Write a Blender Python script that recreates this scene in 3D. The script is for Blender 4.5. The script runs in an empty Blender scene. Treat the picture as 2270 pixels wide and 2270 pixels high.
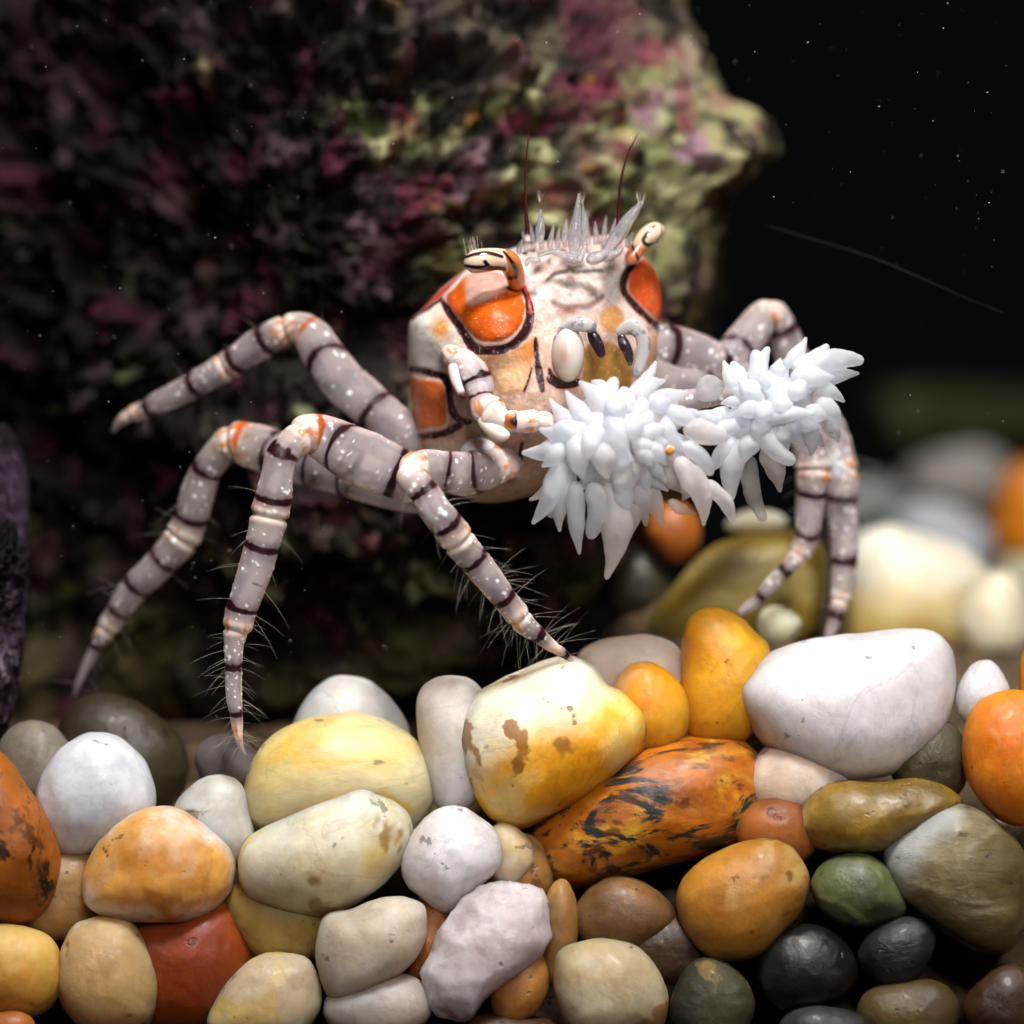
import bpy, math, random
import numpy as np

# ------------------------------------------------------------------ camera, world, light, exposure
sc = bpy.context.scene
U = 0.001                    # everything below is written in millimetres
CAM_D, FIELD, PIX = 200.0, 50.0, 2270.0     # camera 20 cm in front of the crab, 5 cm field there
cam_data = bpy.data.cameras.new('camera')
cam = bpy.data.objects.new('camera', cam_data)
sc.collection.objects.link(cam)
cam.location = (0, -CAM_D * U, 0)
cam.rotation_euler = (math.pi / 2, 0, 0)
cam_data.sensor_width = 36
cam_data.lens = 36 * CAM_D / FIELD
cam_data.clip_start, cam_data.clip_end = 0.01, 5
cam_data.dof.use_dof = True
cam_data.dof.focus_distance = (CAM_D - 3.4) * U
cam_data.dof.aperture_fstop = 22
sc.camera = cam

world = bpy.data.worlds.new('World')
sc.world = world
world.use_nodes = True
world.node_tree.nodes['Background'].inputs[0].default_value = (0.55, 0.62, 0.7, 1)
world.node_tree.nodes['Background'].inputs[1].default_value = 0.004

def lamp(name, loc, target, size, watts, color, spread=None):
    d = bpy.data.lights.new(name, 'AREA')
    d.shape = 'DISK'; d.size = size * U; d.energy = watts; d.color = color
    if spread: d.spread = math.radians(spread)
    o = bpy.data.objects.new(name, d)
    sc.collection.objects.link(o)
    o.location = [c * U for c in loc]
    from mathutils import Vector
    o.rotation_euler = (Vector(target) - Vector(loc)).to_track_quat('-Z', 'Y').to_euler()
    return o
def beam(name, loc, target, radius, watts, color, cone):
    from mathutils import Vector
    d = bpy.data.lights.new(name, 'SPOT'); d.shadow_soft_size = radius * U; d.energy = watts; d.color = color
    d.spot_size = math.radians(cone); d.spot_blend = 1.0
    o = bpy.data.objects.new(name, d); sc.collection.objects.link(o)
    o.location = [c * U for c in loc]; o.rotation_euler = (Vector(target) - Vector(loc)).to_track_quat('-Z', 'Y').to_euler()
beam('tank_lamp', (16, -100, 178), (10, 6, 4), 22, 2.7, (1.0, 0.98, 0.965), 46)
lamp('front_fill', (40, -230, 110), (7, -3, 5), 60, 0.0095, (1.0, 0.975, 0.95), 22)  # weak fill added from the front to lift crab face and anemones

sc.view_settings.view_transform = 'Standard'
sc.view_settings.look = 'None'
sc.view_settings.exposure = 0
sc.view_settings.gamma = 1
sc.view_settings.use_curve_mapping = False
sc.cycles.max_bounces = 10
sc.cycles.transparent_max_bounces = 12
sc.cycles.use_denoising = True

# ------------------------------------------------------------------ helpers
def lin(c):
    c = np.asarray(c, float) / 255.0
    return np.where(c <= 0.04045, c / 12.92, ((c + 0.055) / 1.055) ** 2.4)
def L4(c): return (*lin(c), 1.0)

def at(px, py, y):
    """photo position at depth y (mm) -> mm coordinates"""
    px, py, y = np.broadcast_arrays(np.asarray(px, float), np.asarray(py, float), np.asarray(y, float))
    k = FIELD / PIX * (CAM_D + y) / CAM_D
    return np.stack([(px - PIX / 2) * k, y, (PIX / 2 - py) * k], -1)
def mm(r, y): return r * FIELD / PIX * (CAM_D + y) / CAM_D

def _hash(ix, iy, iz, seed):
    h = (ix * 374761393 + iy * 668265263 + iz * 2147483647 + seed * 1274126177) & 0xffffffff
    h = ((h ^ (h >> 13)) * 1274126177) & 0xffffffff
    h = ((h ^ (h >> 16)) * 2246822519) & 0xffffffff
    return ((h ^ (h >> 15)) & 0xffffff) / float(0xffffff) * 2 - 1
def vnoise(p, seed=0):
    p = np.asarray(p, float); i = np.floor(p).astype(np.int64); f = p - i
    f = f * f * f * (f * (f * 6 - 15) + 10)
    out = 0
    for dx in (0, 1):
        for dy in (0, 1):
            for dz in (0, 1):
                w = (f[..., 0] if dx else 1 - f[..., 0]) * (f[..., 1] if dy else 1 - f[..., 1]) * (f[..., 2] if dz else 1 - f[..., 2])
                out = out + w * _hash(i[..., 0] + dx, i[..., 1] + dy, i[..., 2] + dz, seed)
    return out
def fbm(p, octaves=4, seed=0, gain=0.5):
    a, s, out = 1.0, 1.0, 0
    for o in range(octaves):
        out = out + a * vnoise(np.asarray(p) * s + 17.3 * o, seed + o); s *= 2.03; a *= gain
    return out
def sstep(a, b, x):
    t = np.clip((x - a) / (b - a), 0, 1); return t * t * (3 - 2 * t)

def catmull(pts, n, closed=False):
    P = np.asarray(pts, float); m = len(P)
    if closed:
        idx = lambda i: P[i % m]; segs = m
    else:
        idx = lambda i: P[min(max(i, 0), m - 1)]; segs = m - 1
    ts = np.linspace(0, segs, n, endpoint=not closed)
    out = np.empty((n, P.shape[1]))
    for k, t in enumerate(ts):
        i = min(int(t), segs - 1); u = t - i
        a, b, c, d = idx(i - 1), idx(i), idx(i + 1), idx(i + 2)
        out[k] = 0.5 * (2 * b + (c - a) * u + (2 * a - 5 * b + 4 * c - d) * u * u + (3 * b - a - 3 * c + d) * u ** 3)
    return out

class MB:
    """collects grids into one mesh (mm)"""
    def __init__(s): s.v, s.f, s.c, s.n = [], [], [], 0
    def grid(s, V, col=None, wrap=False):
        nu, nv = V.shape[:2]
        ids = np.arange(nu * nv).reshape(nu, nv) + s.n
        a = ids if not wrap else np.concatenate([ids, ids[:, :1]], 1)
        q = np.stack([a[:-1, :-1], a[:-1, 1:], a[1:, 1:], a[1:, :-1]], -1).reshape(-1, 4)
        s.v.append(V.reshape(-1, 3)); s.f.append(q); s.n += nu * nv
        if col is None: col = np.full((nu, nv, 3), 0.8)
        col = np.asarray(col)
        if col.shape[-1] == 3: col = np.concatenate([np.broadcast_to(col, (nu, nv, 3)), np.ones((nu, nv, 1))], -1)
        s.c.append(col.reshape(-1, 4))
        return s
    def build(s, name, mat, parent=None, origin=None, flip=False):
        V = np.concatenate(s.v); F = np.concatenate(s.f); C = np.concatenate(s.c)
        if flip: F = F[:, ::-1]
        o0 = np.zeros(3) if origin is None else np.asarray(origin, float)
        base = o0
        if parent is not None:
            base = o0 if origin is not None else np.zeros(3)
        V = (V - base) * U
        me = bpy.data.meshes.new(name)
        me.vertices.add(len(V)); me.vertices.foreach_set('co', V.astype(np.float32).ravel())
        me.loops.add(F.size); me.loops.foreach_set('vertex_index', F.astype(np.int32).ravel())
        me.polygons.add(len(F))
        me.polygons.foreach_set('loop_start', np.arange(0, F.size, 4, dtype=np.int32))
        me.polygons.foreach_set('loop_total', np.full(len(F), 4, dtype=np.int32))
        me.polygons.foreach_set('use_smooth', np.ones(len(F), dtype=bool))
        me.update(calc_edges=True); me.validate()
        at_ = me.attributes.new('Col', 'FLOAT_COLOR', 'POINT')
        if len(at_.data) == len(C):
            at_.data.foreach_set('color', C.astype(np.float32).ravel())
        me.materials.append(mat)
        o = bpy.data.objects.new(name, me)
        sc.collection.objects.link(o)
        loc = base * U
        if parent is not None:
            o.parent = parent
            p = parent
            while p is not None:
                loc = loc - np.array(p.location); p = p.parent
        o.location = loc
        return o

def tag(o, label, cat, group=None, kind=None):
    if label: o['label'] = label
    if cat: o['category'] = cat
    if group: o['group'] = group
    if kind: o['kind'] = kind
    return o
def empty(name, loc):
    o = bpy.data.objects.new(name, None); o.empty_display_size = 0.002
    sc.collection.objects.link(o); o.location = np.asarray(loc) * U
    return o

def poly_R(poly, n):
    """radius of an outline (px) about its centre, for n angles"""
    P = catmull(poly, 720, True)
    lo, hi = P.min(0), P.max(0); c = (lo + hi) / 2
    return c, P
def radial(c, P, n):
    ang = np.arctan2(P[:, 1] - c[1], P[:, 0] - c[0]); r = np.hypot(P[:, 0] - c[0], P[:, 1] - c[1])
    o = np.argsort(ang); ang, r = ang[o], r[o]
    th = np.linspace(-math.pi, math.pi, n, endpoint=False)
    return th, np.interp(th, np.concatenate([ang - 2 * math.pi, ang, ang + 2 * math.pi]), np.tile(r, 3))

# --- tubes along a path of (px, py, half width px, depth mm)
def tube(path, rings, sides, flat=1.0, cap=True):
    Q = catmull(path, 400)
    C = at(Q[:, 0], Q[:, 1], Q[:, 3]); R = mm(np.maximum(Q[:, 2], 0.3), Q[:, 3])
    s = np.concatenate([[0], np.cumsum(np.linalg.norm(np.diff(C, axis=0), axis=1))])
    u = np.linspace(0, s[-1], rings)
    C = np.stack([np.interp(u, s, C[:, k]) for k in range(3)], -1); R = np.interp(u, s, R)
    PXY = np.stack([np.interp(u, s, Q[:, k]) for k in range(2)], -1)
    T = np.gradient(C, axis=0); T /= np.linalg.norm(T, axis=1)[:, None] + 1e-12
    N = np.empty_like(T); n = np.array([0, -1.0, 0])
    for k in range(rings):
        n = n - T[k] * n.dot(T[k]); ln = np.linalg.norm(n)
        n = n / ln if ln > 1e-6 else np.array([1.0, 0, 0]); N[k] = n
        n = 0.85 * n + 0.15 * np.array([0, -1.0, 0])
    B = np.cross(T, N)
    if cap:
        d0, d1 = u, s[-1] - u
        R = R * np.sqrt(np.clip(1 - (1 - np.clip(d0 / (R + 1e-9), 0, 1)) ** 2, 0, 1)) * np.sqrt(np.clip(1 - (1 - np.clip(d1 / (R + 1e-9), 0, 1)) ** 2, 0, 1))
        R = np.maximum(R, 1e-4)
    th = np.linspace(0, 2 * math.pi, sides, endpoint=False)
    V = C[:, None] + R[:, None, None] * (np.cos(th)[None, :, None] * N[:, None] * flat + np.sin(th)[None, :, None] * B[:, None])
    return dict(V=V, u=u, th=th, R=R, C=C, N=N, B=B, T=T, PXY=PXY)

# ------------------------------------------------------------------ materials
def nodes(name):
    m = bpy.data.materials.new(name); m.use_nodes = True
    return m, m.node_tree, m.node_tree.nodes['Principled BSDF']
def setp(b, **kw):
    for k, v in kw.items(): b.inputs[k.replace('_', ' ')].default_value = v

def vcol_mat(name, rough=0.35, sss=0.0, scale=0.0006, radius=(1, 0.7, 0.6), coat=0.0, bump=0.0, bscale=900, trans=0.0, ior=1.35, spec=0.4, clear=False):
    m, nt, b = nodes(name)
    a = nt.nodes.new('ShaderNodeAttribute'); a.attribute_name = 'Col'
    nt.links.new(a.outputs['Color'], b.inputs['Base Color'])
    b.inputs['Roughness'].default_value = rough
    b.inputs['Subsurface Weight'].default_value = sss
    b.inputs['Subsurface Radius'].default_value = radius
    b.inputs['Subsurface Scale'].default_value = scale
    b.inputs['Coat Weight'].default_value = coat
    b.inputs['Coat Roughness'].default_value = 0.15
    b.inputs['Transmission Weight'].default_value = trans
    b.inputs['IOR'].default_value = ior
    b.inputs['Specular IOR Level'].default_value = spec
    if clear:                                # glassy limb walls: the water behind shows through
        tr = nt.nodes.new('ShaderNodeBsdfTransparent'); ms = nt.nodes.new('ShaderNodeMixShader')
        nt.links.new(a.outputs['Alpha'], ms.inputs[0]); nt.links.new(tr.outputs[0], ms.inputs[1]); nt.links.new(b.outputs[0], ms.inputs[2])
        nt.links.new(ms.outputs[0], nt.nodes['Material Output'].inputs['Surface'])
    if bump:
        tc = nt.nodes.new('ShaderNodeTexCoord'); n = nt.nodes.new('ShaderNodeTexNoise'); bp = nt.nodes.new('ShaderNodeBump')
        n.inputs['Scale'].default_value = bscale; n.inputs['Detail'].default_value = 5
        bp.inputs['Strength'].default_value = bump; bp.inputs['Distance'].default_value = 0.0002
        nt.links.new(tc.outputs['Object'], n.inputs['Vector']); nt.links.new(n.outputs['Fac'], bp.inputs['Height'])
        nt.links.new(bp.outputs['Normal'], b.inputs['Normal'])
    return m

_seed = [0]
def stone_mat(name, c1, c2, c3=None, scale=160, lo=0.38, hi=0.62, stretch=(1, 1, 1), spots=None, sdens=0.66, sscale=520, grad=None,
              sss=0.75, depth=0.0014, rough=0.38, dark=None, ddens=0.6, dscale=200, bump=0.45, spec=0.4, tint=(1, 0.72, 0.45)):
    """stone: two or three colours mixed by noise, specks, stains with their own shape"""
    _seed[0] += 1; sd = _seed[0]
    m, nt, b = nodes(name); nn, lk = nt.nodes.new, nt.links.new
    tc = nn('ShaderNodeTexCoord'); mp = nn('ShaderNodeMapping')
    mp.inputs['Location'].default_value = (sd * 0.37, sd * 0.11, sd * 0.23); mp.inputs['Scale'].default_value = stretch
    lk(tc.outputs['Object'], mp.inputs['Vector'])
    def noise(s, detail=4, dist=0.0, rgh=0.55):
        n = nn('ShaderNodeTexNoise'); n.inputs['Scale'].default_value = s; n.inputs['Detail'].default_value = detail
        n.inputs['Distortion'].default_value = dist; n.inputs['Roughness'].default_value = rgh
        lk(mp.outputs['Vector'], n.inputs['Vector']); return n.outputs['Fac']
    def ramp(x, a, bb):
        r = nn('ShaderNodeMapRange'); r.interpolation_type = 'SMOOTHSTEP'
        r.inputs['From Min'].default_value = a; r.inputs['From Max'].default_value = bb; lk(x, r.inputs['Value']); return r.outputs['Result']
    def mix(f, a, bb):
        x = nn('ShaderNodeMix'); x.data_type = 'RGBA'
        if isinstance(f, float): x.inputs['Factor'].default_value = f
        else: lk(f, x.inputs['Factor'])
        for sk, val in ((6, a), (7, bb)):
            if isinstance(val, tuple): x.inputs[sk].default_value = val
            else: lk(val, x.inputs[sk])
        return x.outputs[2]
    def mul(a, bb):
        x = nn('ShaderNodeMath'); x.operation = 'MULTIPLY'
        for i, v in enumerate((a, bb)):
            if isinstance(v, float): x.inputs[i].default_value = v
            else: lk(v, x.inputs[i])
        return x.outputs[0]
    col = mix(ramp(noise(scale, 5, 0.4), lo, hi), L4(c1), L4(c2))
    if c3: col = mix(ramp(noise(scale * 1.7, 5, 0.8), 0.5, 0.68), col, L4(c3))
    if grad:                                   # a differently coloured zone of the stone: (direction x, z, from mm, to mm, colour)
        gx, gz, g0, g1, gc = grad
        sp = nn('ShaderNodeVectorMath'); sp.operation = 'DOT_PRODUCT'; sp.inputs[1].default_value = (gx, 0, gz)
        lk(tc.outputs['Object'], sp.inputs[0])
        ad = nn('ShaderNodeMath'); ad.operation = 'MULTIPLY_ADD'; ad.inputs[1].default_value = 0.006; lk(noise(scale * 1.3, 4), ad.inputs[0]); 
        sb = nn('ShaderNodeMath'); sb.operation = 'SUBTRACT'; sb.inputs[1].default_value = 0.003; lk(ad.outputs[0], sb.inputs[0])
        lk(sp.outputs['Value'], ad.inputs[2])
        col = mix(ramp(sb.outputs[0], g0 * U, g1 * U), col, L4(gc))
    if dark: col = mix(ramp(noise(dscale, 6, 1.2, 0.65), ddens, ddens + 0.07), col, L4(dark))
    if spots: col = mix(mul(ramp(noise(sscale, 3, 0.2), sdens, sdens + 0.06), 0.8), col, L4(spots))
    # cloudy mottling and fine grain
    vn = nn('ShaderNodeMix'); vn.data_type = 'RGBA'; vn.blend_type = 'MULTIPLY'; vn.inputs['Factor'].default_value = 1.0
    g = nn('ShaderNodeMapRange'); g.inputs['From Min'].default_value = 0.3; g.inputs['From Max'].default_value = 0.7
    g.inputs['To Min'].default_value = 0.72; g.inputs['To Max'].default_value = 1.08
    lk(noise(scale * 4.5, 8, 0.3, 0.7), g.inputs['Value'])
    cb = nn('ShaderNodeCombineColor')
    for i in range(3): lk(g.outputs['Result'], cb.inputs[i])
    cl = nn('ShaderNodeMapRange'); cl.inputs['From Min'].default_value = 0.35; cl.inputs['From Max'].default_value = 0.65; cl.inputs['To Min'].default_value = 0.8; cl.inputs['To Max'].default_value = 1.06
    lk(noise(scale * 1.15, 2, 0.5), cl.inputs['Value']); cm = nn('ShaderNodeMix'); cm.data_type = 'RGBA'; cm.blend_type = 'MULTIPLY'; cm.inputs['Factor'].default_value = 1.0
    cc = nn('ShaderNodeCombineColor')
    for i in range(3): lk(cl.outputs['Result'], cc.inputs[i])
    lk(col, cm.inputs[6]); lk(cc.outputs[0], cm.inputs[7])
    lk(cm.outputs[2], vn.inputs[6]); lk(cb.outputs[0], vn.inputs[7])
    b.inputs['Coat Weight'].default_value = 0.08; b.inputs['Coat Roughness'].default_value = 0.16; b.inputs['Coat IOR'].default_value = 1.4
    pit = ramp(noise(scale * 5.5, 3, 0.1), 0.665, 0.71)
    vein = nn('ShaderNodeMath'); vein.operation = 'ABSOLUTE'; vs = nn('ShaderNodeMath'); vs.operation = 'SUBTRACT'; vs.inputs[1].default_value = 0.5
    lk(noise(scale * 0.9, 6, 0.6), vs.inputs[0]); lk(vs.outputs[0], vein.inputs[0])
    vf = ramp(vein.outputs[0], 0.012, 0.0)
    shade = mix(mul(pit, 0.75), vn.outputs[2], L4(tuple(0.5 * q for q in c2)))
    shade = mix(mul(vf, 0.28), shade, L4(tuple(0.72 * q for q in c2)))
    lk(shade, b.inputs['Base Color'])
    rr = nn('ShaderNodeMapRange'); rr.inputs['To Min'].default_value = rough - 0.1; rr.inputs['To Max'].default_value = rough + 0.15
    lk(noise(scale * 3, 3), rr.inputs['Value']); lk(rr.outputs['Result'], b.inputs['Roughness'])
    b.inputs['Subsurface Weight'].default_value = sss
    b.inputs['Subsurface Radius'].default_value = tint
    b.inputs['Subsurface Scale'].default_value = depth * 2.4
    b.inputs['Specular IOR Level'].default_value = spec
    bp = nn('ShaderNodeBump'); bp.inputs['Strength'].default_value = bump; bp.inputs['Distance'].default_value = 0.00025
    hh = nn('ShaderNodeMath'); hh.operation = 'MULTIPLY_ADD'; hh.inputs[1].default_value = -0.5; lk(pit, hh.inputs[0]); lk(noise(scale * 5, 9, 0.2, 0.7), hh.inputs[2])
    lk(hh.outputs[0], bp.inputs['Height']); lk(bp.outputs['Normal'], b.inputs['Normal'])
    return m

# ------------------------------------------------------------------ the setting: gravel bed under the stones, rocks behind
def rock(name, poly, y_edge, y_front, T_back, mat, colf, amp, fscale, nth=600, nr=220, seed=1, tilt=None, centre=None, hexp=3):
    c, P = poly_R(poly, 0)
    if centre is not None: c = np.array(centre, float)
    th, R = radial(c, P, nth)
    mb = MB()
    for side in (0, 1):
        rho = np.sin(np.linspace(0.0005, math.pi / 2, nr if side == 0 else nr // 4))
        r = rho[:, None] * R[None]
        px = c[0] + r * np.cos(th); py = c[1] + r * np.sin(th)
        h = np.sqrt(np.clip(1 - rho[:, None] ** hexp, 0, 1)) * np.ones_like(r)
        y = y_edge + ((y_front - y_edge) if side == 0 else T_back) * h
        if tilt: y = y + tilt(px, py)
        V = at(px, py, y)
        n1 = fbm(V * fscale, 6, seed, 0.55); n2 = 1 - np.abs(fbm(V * fscale * 1.9 + 9, 4, seed + 20, 0.55)) * 2
        n3 = np.abs(fbm(V * fscale * 4.5 + 3, 5, seed + 40, 0.62))
        d = amp * (0.62 * n1 + 0.26 * n2 + 0.3 * n3 + 0.1 * fbm(V * fscale * 16, 3, seed + 60, 0.6)) * (1 - 0.75 * rho[:, None] ** 3)
        rad = np.stack([np.cos(th)[None] * rho[:, None], -np.sqrt(1 - np.clip(rho[:, None], 0, 1) ** 2) * (1 if side == 0 else -1) * np.ones_like(r), -np.sin(th)[None] * rho[:, None]], -1)
        V = V + rad * d[..., None] * (1 if side == 0 else 1)
        C = colf(px, py, V, n1, n2)
        mb.grid(V if side == 0 else V[:, ::-1], C if side == 0 else C[:, ::-1], wrap=True)
    o = mb.build(name, mat, flip=True)
    return o

rock_mat = vcol_mat('encrusted_rock', rough=0.75, bump=0.6, bscale=700, spec=0.2)

def mixc(a, b, w): return a * (1 - w[..., None]) + b * w[..., None]
def reef_col(px, py, V, n1, n2):
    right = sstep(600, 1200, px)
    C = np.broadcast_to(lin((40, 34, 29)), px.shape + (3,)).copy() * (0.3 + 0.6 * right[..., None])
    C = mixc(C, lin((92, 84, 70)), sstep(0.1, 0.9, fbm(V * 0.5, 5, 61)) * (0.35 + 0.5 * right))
    C = mixc(C, lin((84, 42, 52)), sstep(0.2, 0.65, fbm(V * 0.22 + 4, 4, 71)) * (0.35 + 0.4 * right))
    C = mixc(C, lin((156, 124, 134)), sstep(0.35, 0.8, fbm(V * 0.42 + 8, 4, 75)) * (0.16 + 0.6 * right))
    loc = np.exp(-((px - 1250) / 330) ** 2 - ((py - 420) / 380) ** 2)
    g = sstep(0.0, 0.5, fbm(V * 0.25 + 2, 4, 81) + 1.0 * loc - 0.75)
    C = mixc(C, lin((112, 116, 74)), g)
    C = mixc(C, lin((182, 180, 138)), g * sstep(0.2, 0.7, fbm(V * 0.6 + 7, 4, 85)))
    e = np.exp(-((px - 1600) / 130) ** 2)
    C = mixc(C, lin((150, 144, 104)), e * sstep(-0.5, 0.3, fbm(V * 0.5, 4, 87)))
    C = mixc(C, lin((150, 112, 44)), sstep(0.8, 1.0, fbm(V * 0.5 + 31, 3, 91)) * right * 0.7)
    C = mixc(C, lin((24, 18, 15)), sstep(0.1, 0.7, fbm(V * 0.18 + 50, 3, 93)) * (0.9 - 0.5 * right))
    C = mixc(C, lin((10, 8, 8)), sstep(0.25, 0.5, vnoise(V * 0.9 + 3, 97)) * 0.7)
    C = mixc(C, lin((120, 44, 66)), sstep(0.42, 0.62, vnoise(V * 0.55 + 9, 98)) * (0.25 + 0.25 * right))
    C = C * (1 - 0.45 * sstep(900, 300, px))[..., None]  # dark rock at left, with the light's fall-off put into the colour
    olive = sstep(1080, 1250, py) * sstep(-0.4, 0.5, fbm(V * 0.3 + 12, 4, 95))
    C = mixc(C, lin((74, 68, 40)), olive * 0.7)
    return C
reef_poly = [(-500, -500), (500, -560), (1300, -500), (1440, -200), (1465, 0), (1530, 130), (1570, 225), (1640, 262), (1692, 318), (1660, 375), (1600, 430),
             (1585, 520), (1570, 640), (1545, 740), (1560, 900), (1500, 1080), (1380, 1230), (1250, 1400), (1000, 1530), (600, 1600), (200, 1640), (-500, 1700)]
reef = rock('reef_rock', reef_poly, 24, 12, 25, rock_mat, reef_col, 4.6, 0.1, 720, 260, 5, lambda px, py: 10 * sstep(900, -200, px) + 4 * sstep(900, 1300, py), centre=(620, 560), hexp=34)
tag(reef, 'large rugged rock crusted with purple and green algae, rising behind the crab', 'rock')

def purple_col(px, py, V, n1, n2):
    C = np.broadcast_to(lin((58, 44, 58)), px.shape + (3,)).copy()
    C = mixc(C, lin((24, 18, 24)), sstep(-0.1, 0.5, n1))
    return mixc(C, lin((165, 152, 160)), sstep(0.86, 0.98, n2) * sstep(1350, 1500, py))
purple = rock('coralline_rock', [(-200, 930), (-20, 940), (40, 990), (62, 1080), (60, 1220), (52, 1400), (34, 1540), (0, 1640), (-90, 1720), (-220, 1700)], 6, 1.5, 10, rock_mat, purple_col, 1.1, 0.55, 260, 120, 9)
tag(purple, 'dark purple rock with pale veins at its foot, beside the grey pebble', 'rock')

def green_col(px, py, V, n1, n2):
    C = np.broadcast_to(lin((86, 92, 58)), px.shape + (3,)).copy()
    C = mixc(C, lin((150, 158, 112)), np.exp(-((px - 2010) / 45) ** 2))
    return mixc(C, lin((40, 42, 30)), sstep(0.0, 0.6, n1))
green = rock('algae_log', [(1945, 870), (2100, 850), (2400, 860), (2700, 880), (2720, 960), (2500, 1010), (2200, 1020), (2000, 1010), (1935, 950)], 112, 100, 14, rock_mat, green_col, 0.8, 0.3, 200, 60, 12)
tag(green, 'blurred green algae-covered rock lying behind the far white pebbles', 'rock')

# ------------------------------------------------------------------ pebbles
FV = 2270 / 1932.0
def full(pts): return [(x * FV, y * FV) for x, y in pts]
def crop(ox, oy, s): return lambda pts: [(ox + s * x, oy + s * y) for x, y in pts]
P1, P2, P3, R4 = crop(0, 1450, .4244), crop(650, 1450, .4244), crop(1450, 1450, .4244), crop(1350, 850, .4762)
def oval(f, cx, cy, rx, ry, rot=0, seed=0, k=0.05):
    if seed < 60: rx, ry = rx * 1.1, ry * 1.1
    rng = random.Random(seed * 7 + int(cx)); a = math.radians(rot); out = []
    ph = [rng.uniform(0, 6.28) for _ in range(3)]
    for i in range(14):
        t = i / 14 * 2 * math.pi
        q = 1 + k * math.sin(2 * t + ph[0]) + k * 0.8 * math.sin(3 * t + ph[1]) + 0.4 * k * math.sin(4 * t + ph[2])
        x, y = rx * q * math.cos(t), ry * q * math.sin(t)
        out.append((cx + x * math.cos(a) - y * math.sin(a), cy + x * math.sin(a) + y * math.cos(a)))
    return f(out)
ident = lambda p: p

stones = []
def pebble(poly, y_front, mat, label, thick=0.8, amp=0.045, seed=0, rough_shape=0.0, group='aquarium pebbles', name='pebble'):
    if y_front < 5: y_front = -3.6 + (y_front + 3.6) * 0.62
    c, P = poly_R(poly, 0)
    nth, nph = 110, 60
    th, R = radial(c, P, nth)
    Rm = math.sqrt(np.mean(R ** 2)); T = mm(Rm, y_front) * thick; yc = y_front + T
    k = (CAM_D + yc) / CAM_D
    ph = np.linspace(-math.pi / 2, math.pi / 2, nph)
    cp, sp = np.cos(ph)[:, None] ** 0.9, np.sin(ph)[:, None]
    px = c[0] + R[None] * cp * np.cos(th)[None]; py = c[1] + R[None] * cp * np.sin(th)[None]
    C0 = at(c[0], c[1], yc)
    kk = FIELD / PIX * k
    V = np.stack([(px - c[0]) * kk, np.broadcast_to(T * sp, px.shape), -(py - c[1]) * kk], -1)
    rm = Rm * kk
    q = V / rm
    n = fbm(q * 1.3 + seed * 3.7, 3, seed, 0.45)
    f = 1 + amp * n * (0.35 + 0.65 * np.abs(sp)[..., ])
    f = f + 0.008 * fbm(q * 5 + seed, 3, seed + 5)
    if rough_shape:
        rd = 1 - 2 * np.abs(vnoise(q * 1.9 + seed, seed + 3)); rd2 = 1 - 2 * np.abs(vnoise(q * 4.1 + seed, seed + 4))
        f = f + rough_shape * (0.6 * rd + 0.3 * rd2 + 0.15 * fbm(q * 9, 3, seed + 6))
    V = V * f[..., None]
    o = MB().grid(V + C0, wrap=True).build(name, mat, origin=C0, flip=True)
    tag(o, label, 'pebble', group)
    stones.append((C0, float(np.ptp(V[..., 0])) / 2, float(np.ptp(V[..., 2])) / 2, T))
    return o

WHITE, WARM, GREY = (236, 234, 236), (232, 214, 190), (205, 200, 198)
S = stone_mat
# --- the front stones, traced one by one
pebble(P2([(840, 420), (870, 300), (980, 190), (1200, 80), (1330, 20), (1450, 0), (1560, 50), (1640, 150), (1740, 200), (1840, 290), (1855, 400), (1800, 540), (1650, 680), (1400, 820), (1220, 910), (1120, 920), (1000, 840), (920, 700), (860, 580)]), -6,
       S('cream_amber_stone', (250, 196, 70), (244, 172, 28), (246, 214, 130), scale=130, grad=(-0.55, 1.0, -0.6, 2.0, (250, 238, 212)), spots=(150, 92, 10), sdens=0.59, sscale=480, dark=(136, 84, 16), ddens=0.645, dscale=380, depth=0.0018),
       'cream topped amber pebble with brown specks, the crab foot rests on it', 0.85, 0.05, 1)
pebble(full([(1388, 1310), (1410, 1268), (1460, 1228), (1520, 1207), (1600, 1196), (1700, 1186), (1760, 1190), (1795, 1225), (1802, 1290), (1785, 1370), (1745, 1428), (1680, 1463), (1600, 1471), (1510, 1450), (1430, 1395)]), -5,
       S('milk_white_stone', (232, 229, 230), (222, 217, 218), scale=120, spots=(206, 130, 100), sdens=0.75, sscale=450, depth=0.002, tint=(1, .85, .75)), 'largest smooth milk-white pebble with a tiny rust mark', 0.75, 0.03, 2)
pebble(full([(1000, 1610), (1010, 1560), (1070, 1490), (1150, 1430), (1220, 1400), (1300, 1386), (1380, 1388), (1430, 1420), (1455, 1480), (1447, 1540), (1400, 1588), (1300, 1622), (1200, 1650), (1100, 1675), (1040, 1668), (1008, 1645)]), -4.6,
       S('mottled_ochre_stone', (196, 112, 24), (150, 82, 18), (214, 160, 50), scale=260, stretch=(.8, 1, 1.6), dark=(34, 40, 42), ddens=0.525, dscale=280, spots=(92, 44, 10), sdens=0.58, sss=0.35, depth=0.001, rough=0.3, bump=0.35, spec=0.45),
       'long ochre pebble mottled with black patches, under the amber pebble', 0.8, 0.04, 3)
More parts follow.
